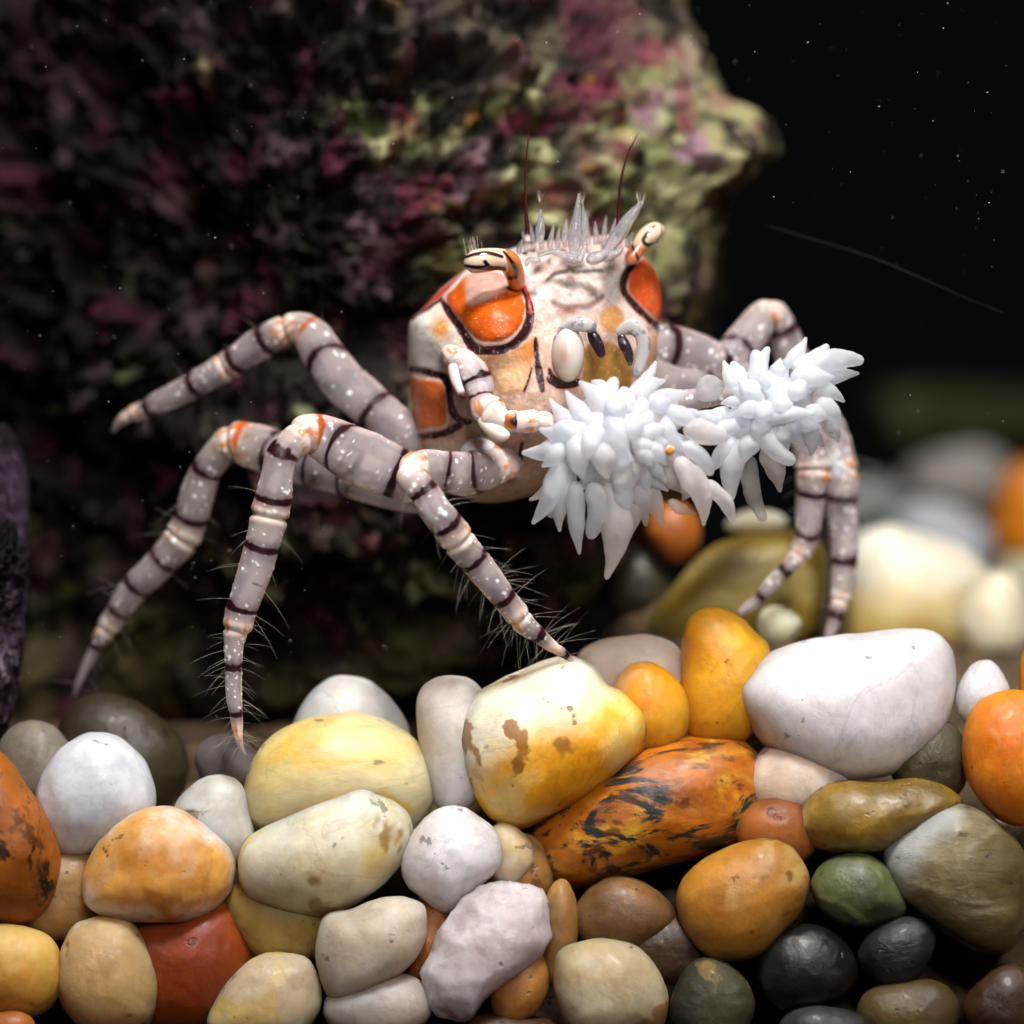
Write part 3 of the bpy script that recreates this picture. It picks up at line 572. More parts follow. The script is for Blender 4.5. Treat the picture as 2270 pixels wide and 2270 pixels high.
def trunk_col(px, py, V):
    wob = 2.6 * fbm(V * 2.2, 4, 7)
    C = np.broadcast_to(lin((216, 190, 182)), px.shape + (3,)).copy()
    C = mixc(C, lin((228, 212, 207)), sstep(-0.2, 0.5, fbm(V * 0.5, 3, 3)))
    C = mixc(C, lin((214, 174, 150)), sstep(620, 760, py) * 0.7)
    C = mixc(C, lin((206, 172, 144)), sstep(860, 1000, py))
    C = mixc(C, lin((176, 146, 132)), 0.6 * sstep(0.1, 0.6, fbm(V * 1.3 + 4, 4, 13)))
    C = mixc(C, lin((238, 228, 222)), 0.3 * sstep(0.5, 0.7, vnoise(V * 5.5, 15)))
    C = mixc(C, lin((206, 180, 160)), sstep(1010, 960, px) * sstep(950, 990, py))
    C = mixc(C, lin((224, 160, 110)), sstep(1420, 1450, px) * sstep(720, 760, py) * 0.9)
    d = poly_sdf(px, py, PANEL_WHITE); C = paint(C, px, py, d, lin((234, 226, 216)), 3)
    bl = np.exp(-((px - 978) / 20) ** 2 - ((py - 727) / 26) ** 2); C = mixc(C, lin((222, 140, 66)), np.clip(1.2 * bl, 0, 1))
    red = poly_sdf(px, py, k1([(500, 960), (150, 1250), (260, 1195), (350, 1130), (470, 1000)])); C = paint(C, px, py, red, lin((206, 66, 46)), 3)
    # peach plate under the main panel
    d = poly_sdf(px, py, PEACH); C = paint(C, px, py, d, lin((224, 180, 138)), 3)
    C = mixc(C, lin((226, 142, 70)), sstep(1120, 1180, px) * sstep(840, 780, py) * sstep(2, -3, d))
    # main orange panel
    d = poly_sdf(px, py, PANEL_MAIN); C = paint(C, px, py, d - 3, lin((236, 222, 216)), 2)
    C = paint(C, px, py, d + 2 + wob * 0.4, lin((216, 94, 12)), 3)
    C = mixc(C, lin((206, 88, 52)), sstep(2, -3, d) * sstep(1035, 1000, px - (py - 700) * 0.35) * 0.8)
    glare = poly_sdf(px, py, smooth_poly(k1([(500, 985), (560, 960), (740, 985), (800, 1040), (700, 1120), (600, 1170), (520, 1180), (500, 1120)])))
    C = mixc(C, lin((222, 184, 168)), sstep(6, -12, glare) * sstep(2, -2, d) * 0.85)  # pale glare over the upper dome, painted into the colour
    d = poly_sdf(px, py, PANEL_RIGHT); C = paint(C, px, py, d + 1, lin((212, 88, 36)), 3)
    d = poly_sdf(px, py, PANEL_LOW); C = paint(C, px, py, d - 4, lin((232, 210, 200)), 3); C = paint(C, px, py, d + 2, lin((230, 118, 54)), 3)
    # tan and gold mouth area
    C = mixc(C, lin((196, 142, 88)), sstep(1.0, 0.7, np.hypot((px - 1357) / 32, (py - 708) / 36)))
    g = poly_sdf(px, py, smooth_poly(k1([(1240, 1440), (1330, 1400), (1420, 1420), (1500, 1500), (1500, 1680), (1240, 1700)]))); C = paint(C, px, py, g, lin((164, 118, 56)), 5)
    for l, cc, so, al in ((k1([(1040, 1160, 30), (1110, 1190, 40), (1180, 1185, 34), (1260, 1180, 40), (1340, 1125, 30)]), (132, 92, 84), 5, .8), (k1([(1080, 1215, 40), (1160, 1215, 40)]), (140, 66, 56), 7, .7),
                      (k1([(1000, 1025, 18), (1050, 985, 30), (1120, 968, 26)]), (58, 36, 34), 3, .9), (k1([(1190, 975, 16), (1260, 968, 22), (1335, 965, 26)]), (70, 48, 44), 3, .8),
                      (k1([(1030, 850, 40), (1070, 880, 30)]), (120, 90, 80), 6, .6), (k1([(1290, 800, 16), (1345, 790, 22)]), (70, 52, 50), 3, .8), (k1([(1375, 850, 14), (1395, 770, 14)]), (40, 28, 32), 2.5, .9)):
        C = paint(C, px, py, line_sdf(px, py, l), lin(cc), so, al)
    lines = [L_MAIN, L_RIGHT, L_RIM, L_MID, L_BOT, k2([(1305, 385, 14), (1308, 470, 34), (1312, 560, 44), (1335, 690, 60), (1362, 830, 44)]), k2([(1270, 640, 14), (1245, 740, 26), (1205, 840, 26)]),
             k1([(1015, 1570, 26), (1040, 1640, 60), (1120, 1665, 50), (1190, 1650, 40)]), k2([(1185, 1290, 30), (1165, 1420, 50), (1110, 1530, 46), (1060, 1600, 24)]), k1([(1770, 960, 10), (1775, 1100, 10)])]
    for l in lines:
        d = line_sdf(px, py, l) + wob * 0.6
        C = paint(C, px, py, d - 2.5, lin((206, 120, 96)), 3, 0.55)
        C = paint(C, px, py, d, DARK, 1.6)
    C = paint(C, px, py, line_sdf(px, py, k1([(900, 1225, 14), (895, 1150, 16), (860, 1060, 14), (840, 1010, 12)])) , lin((196, 44, 20)), 2.5)
    C = paint(C, px, py, np.hypot(px - 1122, py - 1017) - 7, lin((110, 50, 30)), 4)
    C = mixc(C, lin((150, 112, 96)), 0.3 * sstep(0.35, 0.7, vnoise(V * 7, 19)) * sstep(-.2, .5, fbm(V * 0.9, 3, 23)))
    C = mixc(C, lin((244, 236, 230)), 0.28 * sstep(0.62, 0.75, vnoise(V * 9, 29)))
    C = C * (0.86 + 0.12 * fbm(V * 3, 4, 9))[..., None]
    return np.clip(C, 0, 1)

mb = MB()
trunk_poly = [(904, 775), (909, 715), (933, 688), (977, 641), (1024, 603), (1070, 575), (1118, 556), (1176, 540), (1230, 533), (1285, 528), (1357, 520), (1395, 534), (1425, 568), (1450, 597), (1463, 630), (1467, 677), (1463, 712), (1456, 730),
              (1459, 757), (1452, 815), (1440, 880), (1400, 950), (1340, 1010), (1270, 1050), (1210, 1085), (1130, 1110), (1060, 1112), (1000, 1085), (958, 1030), (932, 985), (922, 950), (914, 890), (907, 830)]
tc = np.array([1185.0, 800.0]); th, R = radial(tc, catmull(trunk_poly, 900, True), 720)
ctrl = np.array([(1080, 720, -3.4), (1180, 900, -3.0), (1000, 740, -2.2), (960, 850, -1.5), (1240, 640, -2.2), (1330, 600, -0.8), (1420, 660, 0.6), (1260, 800, -2.8), (1390, 800, -0.8), (1150, 600, -1.8), (1100, 1020, -1.8), (1250, 1000, -1.5), (940, 940, -0.6)])
def front_y(px, py):
    w = 1 / (((px[..., None] - ctrl[:, 0]) ** 2 + (py[..., None] - ctrl[:, 1]) ** 2) / 60.0 ** 2 + 0.6) ** 2
    return (w * ctrl[:, 2]).sum(-1) / w.sum(-1)
for side in (0, 1):
    rho = np.sin(np.linspace(0.0005, math.pi / 2, 230 if side == 0 else 50)) if side else np.linspace(0.001, 1, 230) ** 0.9
    px = tc[0] + rho[:, None] * R * np.cos(th); py = tc[1] + rho[:, None] * R * np.sin(th)
    h = np.clip(1 - rho[:, None] ** 3.2, 0, 1) ** 0.5 * np.ones_like(px)
    ye = 2.8
    if side == 0:
        y = ye + (front_y(px, py) - ye) * h - trunk_relief(px, py) * sstep(0, 0.4, h)
    else: y = ye + 6.5 * h
    Vv = at(px, py, y)
    C = trunk_col(px, py, Vv) if side == 0 else np.broadcast_to(lin((214, 110, 50)), px.shape + (3,))
    mb.grid(Vv if side == 0 else Vv[:, ::-1], C if side == 0 else C[:, ::-1], wrap=True)

# --- legs: tapered jointed limbs with dark bands and white dots
hair_roots = []
def leg(path, bands, joints, seed, rings=480, sides=56, light=1.0, hair=(), dots=60, partial=(), orange=(), opaque=False):
    path = [(p[0], p[1], p[2] * 0.95, p[3]) for p in path]
    t = tube(path, rings, sides, 0.85)
    rng = np.random.RandomState(seed)
    u, th, Rr = t['u'], t['th'], t['R']
    near = lambda p: u[np.argmin((t['PXY'][:, 0] - p[0]) ** 2 + (t['PXY'][:, 1] - p[1]) ** 2)]
    pxs = FIELD / PIX                       # mm per px
    UU = u[:, None] * np.ones_like(th)[None]; TH = th[None] * np.ones_like(u)[:, None]
    AR = ((TH + math.pi) % (2 * math.pi) - math.pi) * np.maximum(Rr, 0.05)[:, None]
    base = np.stack([UU, np.sin(TH) * 2, np.cos(TH) * 2 + seed], -1)
    nz = fbm(base * 1.1, 4, seed)
    C = np.broadcast_to(lin((204, 190, 188)), UU.shape + (3,)).copy() * light  # light scales the colour down for back legs in dimmer light
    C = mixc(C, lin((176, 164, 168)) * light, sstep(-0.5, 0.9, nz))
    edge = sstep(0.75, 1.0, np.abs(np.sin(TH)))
    C = mixc(C, lin((206, 176, 168)) * light, 0.55 * edge)  # pinkish margins, with the translucent rim brightening painted in
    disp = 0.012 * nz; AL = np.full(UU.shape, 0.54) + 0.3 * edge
    def solid(m):
        nonlocal AL
        AL = np.maximum(AL, m)
    for j in joints:
        w = np.exp(-((UU - near(j[:2])) / (j[2] * pxs)) ** 2)
        q = (UU - near(j[:2])) / pxs; disp = disp - Rr[:, None] * (0.13 * np.exp(-((q - 4) / 5) ** 2) - 0.07 * np.exp(-((q + 9) / 10) ** 2) - 0.05 * np.exp(-((q - 18) / 10) ** 2))
        C = mixc(C, lin((230, 208, 196)) * light, 0.85 * w); solid(w)
        C = mixc(C, lin((214, 132, 48)) * light, 0.85 * sstep(0.25, 0.6, fbm(base * 1.6 + 5, 3, seed + 9)) * sstep(0.25, 0.7, w))
    for _ in range(int(dots * 2.3)):
        a, b, r = rng.uniform(0.02, 0.9) * u[-1], rng.uniform(-2.0, 2.0), rng.choice([2.2, 3.2, 4.4, 6.0], p=[.4, .3, .2, .1]) * pxs
        rr = np.interp(a, u, Rr); r = min(r, 0.25 * rr)
        dd = np.hypot((UU - a) * rng.uniform(.75, 1.1), AR - b * rr)
        m = sstep(r * 1.25, r * 0.55, dd); C = mixc(C, lin((250, 247, 246)), m); disp = disp + 0.02 * m; solid(m)
    for (o, ow) in [(q[:2], q[2]) for q in orange]:
        d = np.abs(UU - near(o) - 0.12 * np.cos(TH * 1.0) * Rr[:, None]) - ow * pxs * (0.7 + 0.5 * nz); C = mixc(C, lin((200, 96, 34)), sstep(0.06, -0.04, d))
    for k, bp in enumerate(bands):
        w = (bp[2] if len(bp) > 2 else 6.5) * 1.25; tl = bp[3] if len(bp) > 3 else 0.25
        d = np.abs(UU - near(bp) - tl * (np.cos(TH) - 0.3) * Rr[:, None] + 0.03 * nz) - w * pxs * (0.9 + 0.35 * nz)
        C = mixc(C, lin((150, 46, 34)), 0.75 * sstep(0.09, -0.02, d) * sstep(0.35, 0.9, np.abs(np.sin(TH))))
        C = mixc(C, lin((120, 92, 100)) * light, 0.5 * sstep(0.5, 0, d))
        C = mixc(C, DARK * 0.7, sstep(0.03, -0.03, d)); solid(sstep(0.03, -0.03, d)); disp = disp - 0.015 * sstep(0.05, -0.05, d)
    for bp in partial:
        d = np.abs(UU - near(bp) - 0.06 * nz) - 4.5 * pxs * (1 + nz) * np.clip((TH - bp[2]) / (bp[3] - bp[2]) * 1.4, 0.2, 1.3); m = sstep(0.04, -0.04, d) * sstep(bp[2], bp[2] + 0.5, TH) * sstep(bp[3], bp[3] - 0.5, TH); C = mixc(C, DARK, m); solid(m)
    out = t['N'][:, None] * np.cos(th)[None, :, None] + t['B'][:, None] * np.sin(th)[None, :, None]
    V = t['V'] + out * (disp * np.clip(Rr / 0.4, 0, 1)[:, None])[..., None]
    if opaque: AL = AL * 0 + 1
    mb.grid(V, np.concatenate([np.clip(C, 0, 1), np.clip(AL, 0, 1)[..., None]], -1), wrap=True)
    for (s0, s1, n, ln) in hair:
        for _ in range(n):
            i = int(rng.uniform(s0, s1) * (rings - 1)); a = rng.choice([-1, 1]) * math.pi / 2 + rng.normal(0, 0.5)
            o = t['N'][i] * math.cos(a) + t['B'][i] * math.sin(a)
            d = o * 0.8 + t['T'][i] * rng.uniform(-0.1, 0.7) + rng.normal(0, 0.15, 3)
            hair_roots.append((t['C'][i] + o * Rr[i] * 0.9, d / np.linalg.norm(d), ln * rng.uniform(0.5, 1.4), t['T'][i]))
    return t
def z(path, ys):
    """attach depths: linear between given (index fraction, mm)"""
    n = len(path); f = np.linspace(0, 1, n); yy = np.interp(f, [a for a, _ in ys], [b for _, b in ys])
    return [(p[0], p[1], p[2], yy[i]) for i, p in enumerate(path)]

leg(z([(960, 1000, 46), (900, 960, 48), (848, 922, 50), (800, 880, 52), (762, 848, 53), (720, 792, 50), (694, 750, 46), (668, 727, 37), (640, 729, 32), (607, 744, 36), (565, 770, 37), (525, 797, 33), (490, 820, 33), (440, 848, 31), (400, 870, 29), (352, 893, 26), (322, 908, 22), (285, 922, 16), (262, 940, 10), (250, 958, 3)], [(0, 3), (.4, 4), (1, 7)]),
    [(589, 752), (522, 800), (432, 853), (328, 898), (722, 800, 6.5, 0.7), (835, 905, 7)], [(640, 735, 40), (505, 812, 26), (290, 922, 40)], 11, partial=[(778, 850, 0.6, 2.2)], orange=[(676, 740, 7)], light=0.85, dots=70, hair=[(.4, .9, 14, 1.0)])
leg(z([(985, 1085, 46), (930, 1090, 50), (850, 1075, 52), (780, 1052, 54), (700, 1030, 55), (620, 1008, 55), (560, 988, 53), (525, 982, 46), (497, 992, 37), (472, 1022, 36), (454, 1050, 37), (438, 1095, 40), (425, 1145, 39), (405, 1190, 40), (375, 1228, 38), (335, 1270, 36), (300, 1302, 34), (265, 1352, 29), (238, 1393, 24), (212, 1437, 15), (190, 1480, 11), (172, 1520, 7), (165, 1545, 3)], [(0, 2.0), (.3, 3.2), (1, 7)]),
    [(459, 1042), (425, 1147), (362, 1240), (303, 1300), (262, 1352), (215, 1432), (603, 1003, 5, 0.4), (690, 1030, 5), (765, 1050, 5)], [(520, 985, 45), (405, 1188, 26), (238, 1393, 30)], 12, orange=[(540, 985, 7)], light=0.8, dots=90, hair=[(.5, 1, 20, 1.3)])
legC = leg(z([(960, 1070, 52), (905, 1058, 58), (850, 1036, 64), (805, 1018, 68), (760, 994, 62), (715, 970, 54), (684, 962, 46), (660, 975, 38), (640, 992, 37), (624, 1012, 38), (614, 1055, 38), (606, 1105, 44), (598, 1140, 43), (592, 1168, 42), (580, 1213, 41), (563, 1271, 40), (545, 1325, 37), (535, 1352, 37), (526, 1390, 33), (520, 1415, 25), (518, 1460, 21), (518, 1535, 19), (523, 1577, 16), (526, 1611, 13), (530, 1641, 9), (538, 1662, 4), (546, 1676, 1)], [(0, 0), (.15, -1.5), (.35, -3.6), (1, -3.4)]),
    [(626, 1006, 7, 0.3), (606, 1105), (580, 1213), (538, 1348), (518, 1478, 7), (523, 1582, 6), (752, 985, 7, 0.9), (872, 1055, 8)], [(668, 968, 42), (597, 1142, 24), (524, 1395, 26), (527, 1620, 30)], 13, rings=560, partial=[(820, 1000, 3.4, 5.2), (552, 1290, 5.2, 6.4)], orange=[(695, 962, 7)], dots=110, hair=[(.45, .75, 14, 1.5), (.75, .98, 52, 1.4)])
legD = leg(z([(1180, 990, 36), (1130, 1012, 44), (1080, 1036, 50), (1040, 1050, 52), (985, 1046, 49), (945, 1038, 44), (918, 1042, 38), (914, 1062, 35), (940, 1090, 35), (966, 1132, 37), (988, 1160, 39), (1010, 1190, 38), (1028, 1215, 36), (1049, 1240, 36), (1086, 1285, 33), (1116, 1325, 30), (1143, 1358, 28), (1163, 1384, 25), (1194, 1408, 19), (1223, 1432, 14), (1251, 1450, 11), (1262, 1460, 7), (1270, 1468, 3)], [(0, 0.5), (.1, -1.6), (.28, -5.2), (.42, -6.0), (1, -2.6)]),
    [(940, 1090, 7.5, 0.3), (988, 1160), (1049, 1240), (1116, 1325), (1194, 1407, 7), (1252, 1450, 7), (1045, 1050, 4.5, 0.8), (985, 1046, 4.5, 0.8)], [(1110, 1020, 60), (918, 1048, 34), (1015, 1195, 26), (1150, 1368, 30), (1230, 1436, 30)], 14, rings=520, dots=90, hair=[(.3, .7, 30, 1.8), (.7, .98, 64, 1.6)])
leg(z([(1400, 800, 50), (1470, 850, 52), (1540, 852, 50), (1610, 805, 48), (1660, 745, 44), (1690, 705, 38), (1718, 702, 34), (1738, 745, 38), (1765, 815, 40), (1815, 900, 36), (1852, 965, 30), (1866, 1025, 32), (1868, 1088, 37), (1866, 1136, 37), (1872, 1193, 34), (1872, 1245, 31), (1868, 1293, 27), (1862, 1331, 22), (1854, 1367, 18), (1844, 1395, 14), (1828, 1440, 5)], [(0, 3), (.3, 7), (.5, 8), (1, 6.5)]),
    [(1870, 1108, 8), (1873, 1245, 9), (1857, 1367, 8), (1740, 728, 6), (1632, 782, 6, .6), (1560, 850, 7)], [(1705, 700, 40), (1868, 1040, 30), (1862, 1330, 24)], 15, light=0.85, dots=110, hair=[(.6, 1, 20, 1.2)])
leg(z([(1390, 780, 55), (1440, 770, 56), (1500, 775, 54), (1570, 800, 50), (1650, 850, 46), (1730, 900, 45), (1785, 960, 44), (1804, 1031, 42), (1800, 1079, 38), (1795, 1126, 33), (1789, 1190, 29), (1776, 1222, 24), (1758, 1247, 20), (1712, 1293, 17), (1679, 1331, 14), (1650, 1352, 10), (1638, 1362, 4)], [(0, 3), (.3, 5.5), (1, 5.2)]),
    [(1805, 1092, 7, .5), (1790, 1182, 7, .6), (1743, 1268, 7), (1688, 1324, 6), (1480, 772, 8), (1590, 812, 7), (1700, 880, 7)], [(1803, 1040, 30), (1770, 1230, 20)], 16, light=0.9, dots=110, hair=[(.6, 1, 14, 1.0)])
# far fourth leg pair: short stubs tucked behind
leg(z([(1000, 1060, 40), (940, 1075, 42), (900, 1088, 40), (860, 1100, 30)], [(0, 4), (1, 6)]), [], [], 17, rings=80, sides=32, light=0.8, dots=10)

# --- arms that hold the anemones
leg(z([(985, 770, 14), (1008, 792, 26), (1030, 806, 31), (1048, 826, 36), (1060, 848, 36), (1064, 868, 31), (1066, 884, 28), (1076, 902, 35), (1096, 922, 36), (1112, 932, 28), (1124, 936, 24), (1150, 937, 27), (1190, 933, 25), (1230, 935, 18), (1280, 940, 12)], [(0, -1.6), (.2, -2.9), (.6, -4.1), (1, -4.6)]),
    [(1055, 843, 6, 0.2), (1066, 880, 2.5, 0.15)], [(1005, 792, 26), (1190, 932, 90), (1085, 908, 30)], 21, rings=300, dots=22, opaque=True)
def spot_blob(c, rx, ry, y, T, colf, nu=60, nv=36):
    a = np.linspace(0, 2 * math.pi, nu, endpoint=False); p = np.linspace(-math.pi / 2, math.pi / 2, nv)
    px = c[0] + rx * np.cos(p)[:, None] * np.cos(a); py = c[1] + ry * np.cos(p)[:, None] * np.sin(a)
    yy = y + T * np.sin(p)[:, None] * np.ones_like(px)
    V = at(px, py, yy); C = colf(px, py, V); return V, np.broadcast_to(C, V.shape)
def rust(px, py, V):
    d = np.hypot((px - 1140) / 26, (py - 934) / 24) + 0.45 * vnoise(V * 2.6, 2)
    C = np.broadcast_to(lin((222, 196, 178)), px.shape + (3,)); C = mixc(C, lin((186, 104, 52)), sstep(1.0, 0.6, d)); return mixc(C, lin((52, 14, 12)), sstep(0.62, 0.42, d))
V, C = spot_blob((1138, 936), 30, 27, -4.2, 0.62, rust)
mb.grid(V, C, wrap=True)
t = tube(z([(1062, 925, 10), (1085, 945, 17), (1110, 962, 18), (1130, 965, 9)], [(0, -4.0), (1, -4.6)]), 60, 32); mb.grid(t['V'], np.broadcast_to(lin((238, 224, 210)), t['V'].shape), wrap=True)
t = tube(z([(1003, 806, 12), (1008, 835, 12), (1018, 862, 10), (1030, 884, 6)], [(0, -3.4), (1, -4.3)]), 80, 32)
C = np.broadcast_to(lin((214, 198, 194)), t['V'].shape).copy(); C = mixc(C, lin((84, 24, 28)), np.broadcast_to(sstep(0.78, 0.9, t['u'] / t['u'][-1])[:, None], C.shape[:2])); mb.grid(t['V'], C, wrap=True)
V, C = spot_blob((1066, 1006), 46, 38, -0.9, 1.1, lambda px, py, V: mixc(np.broadcast_to(lin((216, 206, 204)), px.shape + (3,)), lin((240, 236, 234)), sstep(-.2, .4, np.sin((px + py) * 0.11)))); mb.grid(V, C, wrap=True)
# far claw arm, mostly behind the second anemone
leg(z([(1400, 860, 28), (1440, 900, 28), (1500, 890, 26), (1580, 880, 22), (1660, 870, 16)], [(0, -1), (1, -2.2)]), [(1480, 893, 6)], [], 22, rings=160, sides=40, dots=20)

shell = vcol_mat('crab_shell', rough=0.4, sss=0.5, scale=0.00016, coat=0.05, bump=0.1, bscale=2200, spec=0.35, clear=True)
body = mb.build('body', shell, crab, flip=True)

# --- eyes on stalks
def eye(path, lines, flat=1.0, y0=0, tint=(228, 200, 172), extra=None):
    t = tube(path, 130, 72, flat)
    V = t['V']; kk = FIELD / PIX * (CAM_D + V[..., 1]) / CAM_D
    px, py = V[..., 0] / kk + PIX / 2, PIX / 2 - V[..., 2] / kk
    C = np.broadcast_to(lin(tint), V.shape).copy()
    if extra: C = extra(C, px, py)
    for l, c in lines: C = paint(C, px, py, line_sdf(px, py, l), lin(c), 1.4)
    return MB().grid(V, C, wrap=True).build('eye', eye_mat, crab, flip=True)
eye_mat = vcol_mat('eye_shell', rough=0.08, sss=0.25, scale=0.0003, coat=0.8, spec=0.6)
eye([(1148, 640, 18, -1.4), (1141, 608, 22, -2.0), (1128, 582, 25, -2.6), (1105, 575, 25, -3.0), (1072, 577, 27, -3.2), (1045, 582, 25, -3.2), (1028, 584, 14, -3.1)],
    [(k1([(500, 885, 16), (560, 866, 22), (640, 858, 24), (725, 880, 22)]), (48, 24, 24)), (k1([(500, 935, 16), (560, 945, 26), (650, 950, 32), (735, 955, 28)]), (44, 20, 20)), (k1([(622, 912, 26), (640, 935, 28)]), (40, 18, 18)),
     (k1([(745, 900, 8), (760, 960, 8), (735, 985, 8)]), (232, 220, 200)), (k1([(735, 850, 14), (790, 920, 24), (812, 1000, 24), (760, 1010, 30)]), (44, 20, 20))],
    extra=lambda C, px, py: mixc(C, lin((198, 120, 60)), sstep(1118, 1124, px)))
eye([(1392, 585, 15, 0.3), (1404, 566, 17, 0.4), (1418, 545, 18, 0.5), (1436, 524, 22, 0.6), (1455, 513, 22, 0.8), (1474, 508, 13, 0.9)],
    [(k1([(1660, 690, 14), (1620, 730, 22), (1590, 780, 22), (1620, 810, 26), (1680, 790, 14)]), (50, 30, 28)), (k1([(1515, 800, 14), (1540, 850, 16), (1560, 900, 14)]), (50, 24, 24)), (k1([(1700, 690, 8), (1700, 740, 8), (1650, 820, 8)]), (110, 96, 90))],
    extra=lambda C, px, py: mixc(C, lin((214, 132, 88)), sstep(540, 552, py)))

# --- mouthparts
V, C = spot_blob((1259, 784), 37, 64, -2.6, 0.9, lambda px, py, V: mixc(mixc(np.broadcast_to(lin((206, 196, 188)), px.shape + (3,)), lin((186, 150, 138)), np.exp(-((px - 1248) / 14) ** 2 - ((py - 790) / 24) ** 2)), lin((226, 214, 190)), sstep(815, 825, py)))
mouth_mat = vcol_mat('mouthpart', rough=0.2, sss=0.4, scale=0.0005, coat=0.4)
MB().grid(V, C, wrap=True).build('mouthpart', mouth_mat, crab)
def stick(name, path, col, mat, rings=60, sides=24, colf=None, flat=1.0):
    t = tube(path, rings, sides, flat); C = np.broadcast_to(lin(col), t['V'].shape)
    if colf: C = colf(C.copy(), t)
    return MB().grid(t['V'], C, wrap=True).build(name, mat, crab, flip=True)
def along(col, a, b): return lambda C, t: mixc(C, lin(col), np.broadcast_to(sstep(a, b, t['u'] / t['u'][-1])[:, None], C.shape[:2]))
m1 = lambda pts, y: [(850 + .3623 * p[0], 250 + .3623 * p[1], .3623 * p[2], y + (p[3] if len(p) > 3 else 0)) for p in pts]
def blotch(col): return lambda C, t: mixc(C, lin(col), 0.8 * sstep(0.1, 0.5, fbm(t['V'] * 3, 3, 4)))
stick('mouthpart', m1([(1045, 1470, 10), (1060, 1380, 18), (1110, 1315, 30), (1180, 1295, 44, -.2), (1250, 1300, 46, -.2), (1300, 1330, 30, -.1)], -2.9), (184, 180, 180), mouth_mat, 120, 40, blotch((120, 116, 120)), 0.55)
stick('mouthpart', m1([(1265, 1325, 26), (1290, 1380, 38), (1315, 1430, 36), (1335, 1480, 26), (1345, 1500, 10)], -2.7), (44, 30, 38), mouth_mat, 80, 32, blotch((92, 84, 92)), 0.5)
stick('mouthpart', m1([(1425, 1355, 18), (1470, 1325, 38, -.1), (1530, 1310, 50, -.2), (1580, 1360, 46, -.2), (1590, 1450, 42, -.1), (1570, 1540, 34), (1540, 1620, 20)], -1.7), (182, 178, 176), mouth_mat, 120, 40, blotch((122, 120, 124)), 0.5)
stick('mouthpart', m1([(1445, 1350, 18), (1470, 1410, 34, -.1), (1500, 1480, 30, -.1), (1512, 1550, 12)], -1.7), (46, 32, 38), mouth_mat, 80, 32, blotch((96, 86, 92)), 0.5)

# --- antennae and glassy feelers
ant_mat = vcol_mat('antenna_horn', rough=0.3)
stick('antenna', m1([(882, 800, 22), (880, 760, 18), (880, 700, 15), (872, 600, 11), (868, 450, 8), (872, 300, 6), (885, 180, 4), (890, 105, 2)], -2.2), (64, 14, 16), ant_mat, 160, 16, lambda C, t: mixc(C, lin((216, 190, 186)), np.broadcast_to(sstep(0.09, 0.05, t['u'] / t['u'][-1])[:, None], C.shape[:2])))
stick('antenna', m1([(1430, 760, 20), (1438, 680, 16), (1440, 580, 12), (1446, 460, 9), (1466, 350, 7), (1500, 240, 5), (1540, 160, 3), (1562, 120, 1.5)], -0.8), (58, 14, 14), ant_mat, 160, 16)
m, nt, b = nodes('clear_feeler')
setp(b, Base_Color=L4((226, 222, 224)), Roughness=0.12, Transmission_Weight=0.75, IOR=1.18)
feel = m
for pts, y in (([(955, 800, 20), (955, 740, 32), (962, 680, 26), (962, 620, 12), (958, 590, 10)], -1.8), ([(1228, 790, 14), (1230, 720, 28), (1232, 660, 24), (1222, 600, 10), (1220, 545, 5)], -1.2), ([(1165, 860, 30), (1168, 790, 40), (1172, 720, 40), (1182, 640, 26), (1190, 560, 16), (1196, 490, 5)], -1.4),
               ([(1350, 880, 22), (1400, 800, 40), (1450, 730, 44), (1500, 650, 36), (1550, 590, 26), (1585, 540, 8)], -0.9), ([(1100, 800, 14), (1110, 740, 22), (1116, 690, 12), (1118, 650, 6)], -1.4), ([(940, 880, 10), (1040, 850, 18), (1150, 900, 30), (1170, 940, 26)], -2.2), ([(1240, 910, 30), (1290, 890, 40), (1340, 870, 34), (1370, 830, 14)], -1.6),
               ([(870, 940, 8), (890, 900, 16), (940, 905, 18), (960, 890, 8)], -2.5), ([(1130, 930, 20), (1160, 880, 40), (1190, 900, 30), (1240, 800, 12)], -2.0), ([(1350, 915, 14), (1380, 880, 26), (1440, 850, 20), (1460, 810, 8)], -1.2)):
    stick('feeler', m1(pts, y), (230, 226, 228), feel, 60, 24)

rsp = np.random.RandomState(12)
for i, xx in enumerate(np.linspace(1150, 1390, 15)):
    yy = np.interp(xx, [1118, 1176, 1285, 1357, 1395], [562, 546, 535, 526, 540]); hh = rsp.uniform(18, 52); lean = rsp.uniform(-10, 14); yd = rsp.uniform(-1.0, 0.6)
    stick('spine', [(xx, yy + 12, 6, yd), (xx + lean * .2, yy - hh * .2, 6.5, yd - .1), (xx + lean * .6, yy - hh * .6, 4, yd - .15), (xx + lean, yy - hh, 1, yd - .2)], (230, 226, 228), feel, 30, 14)
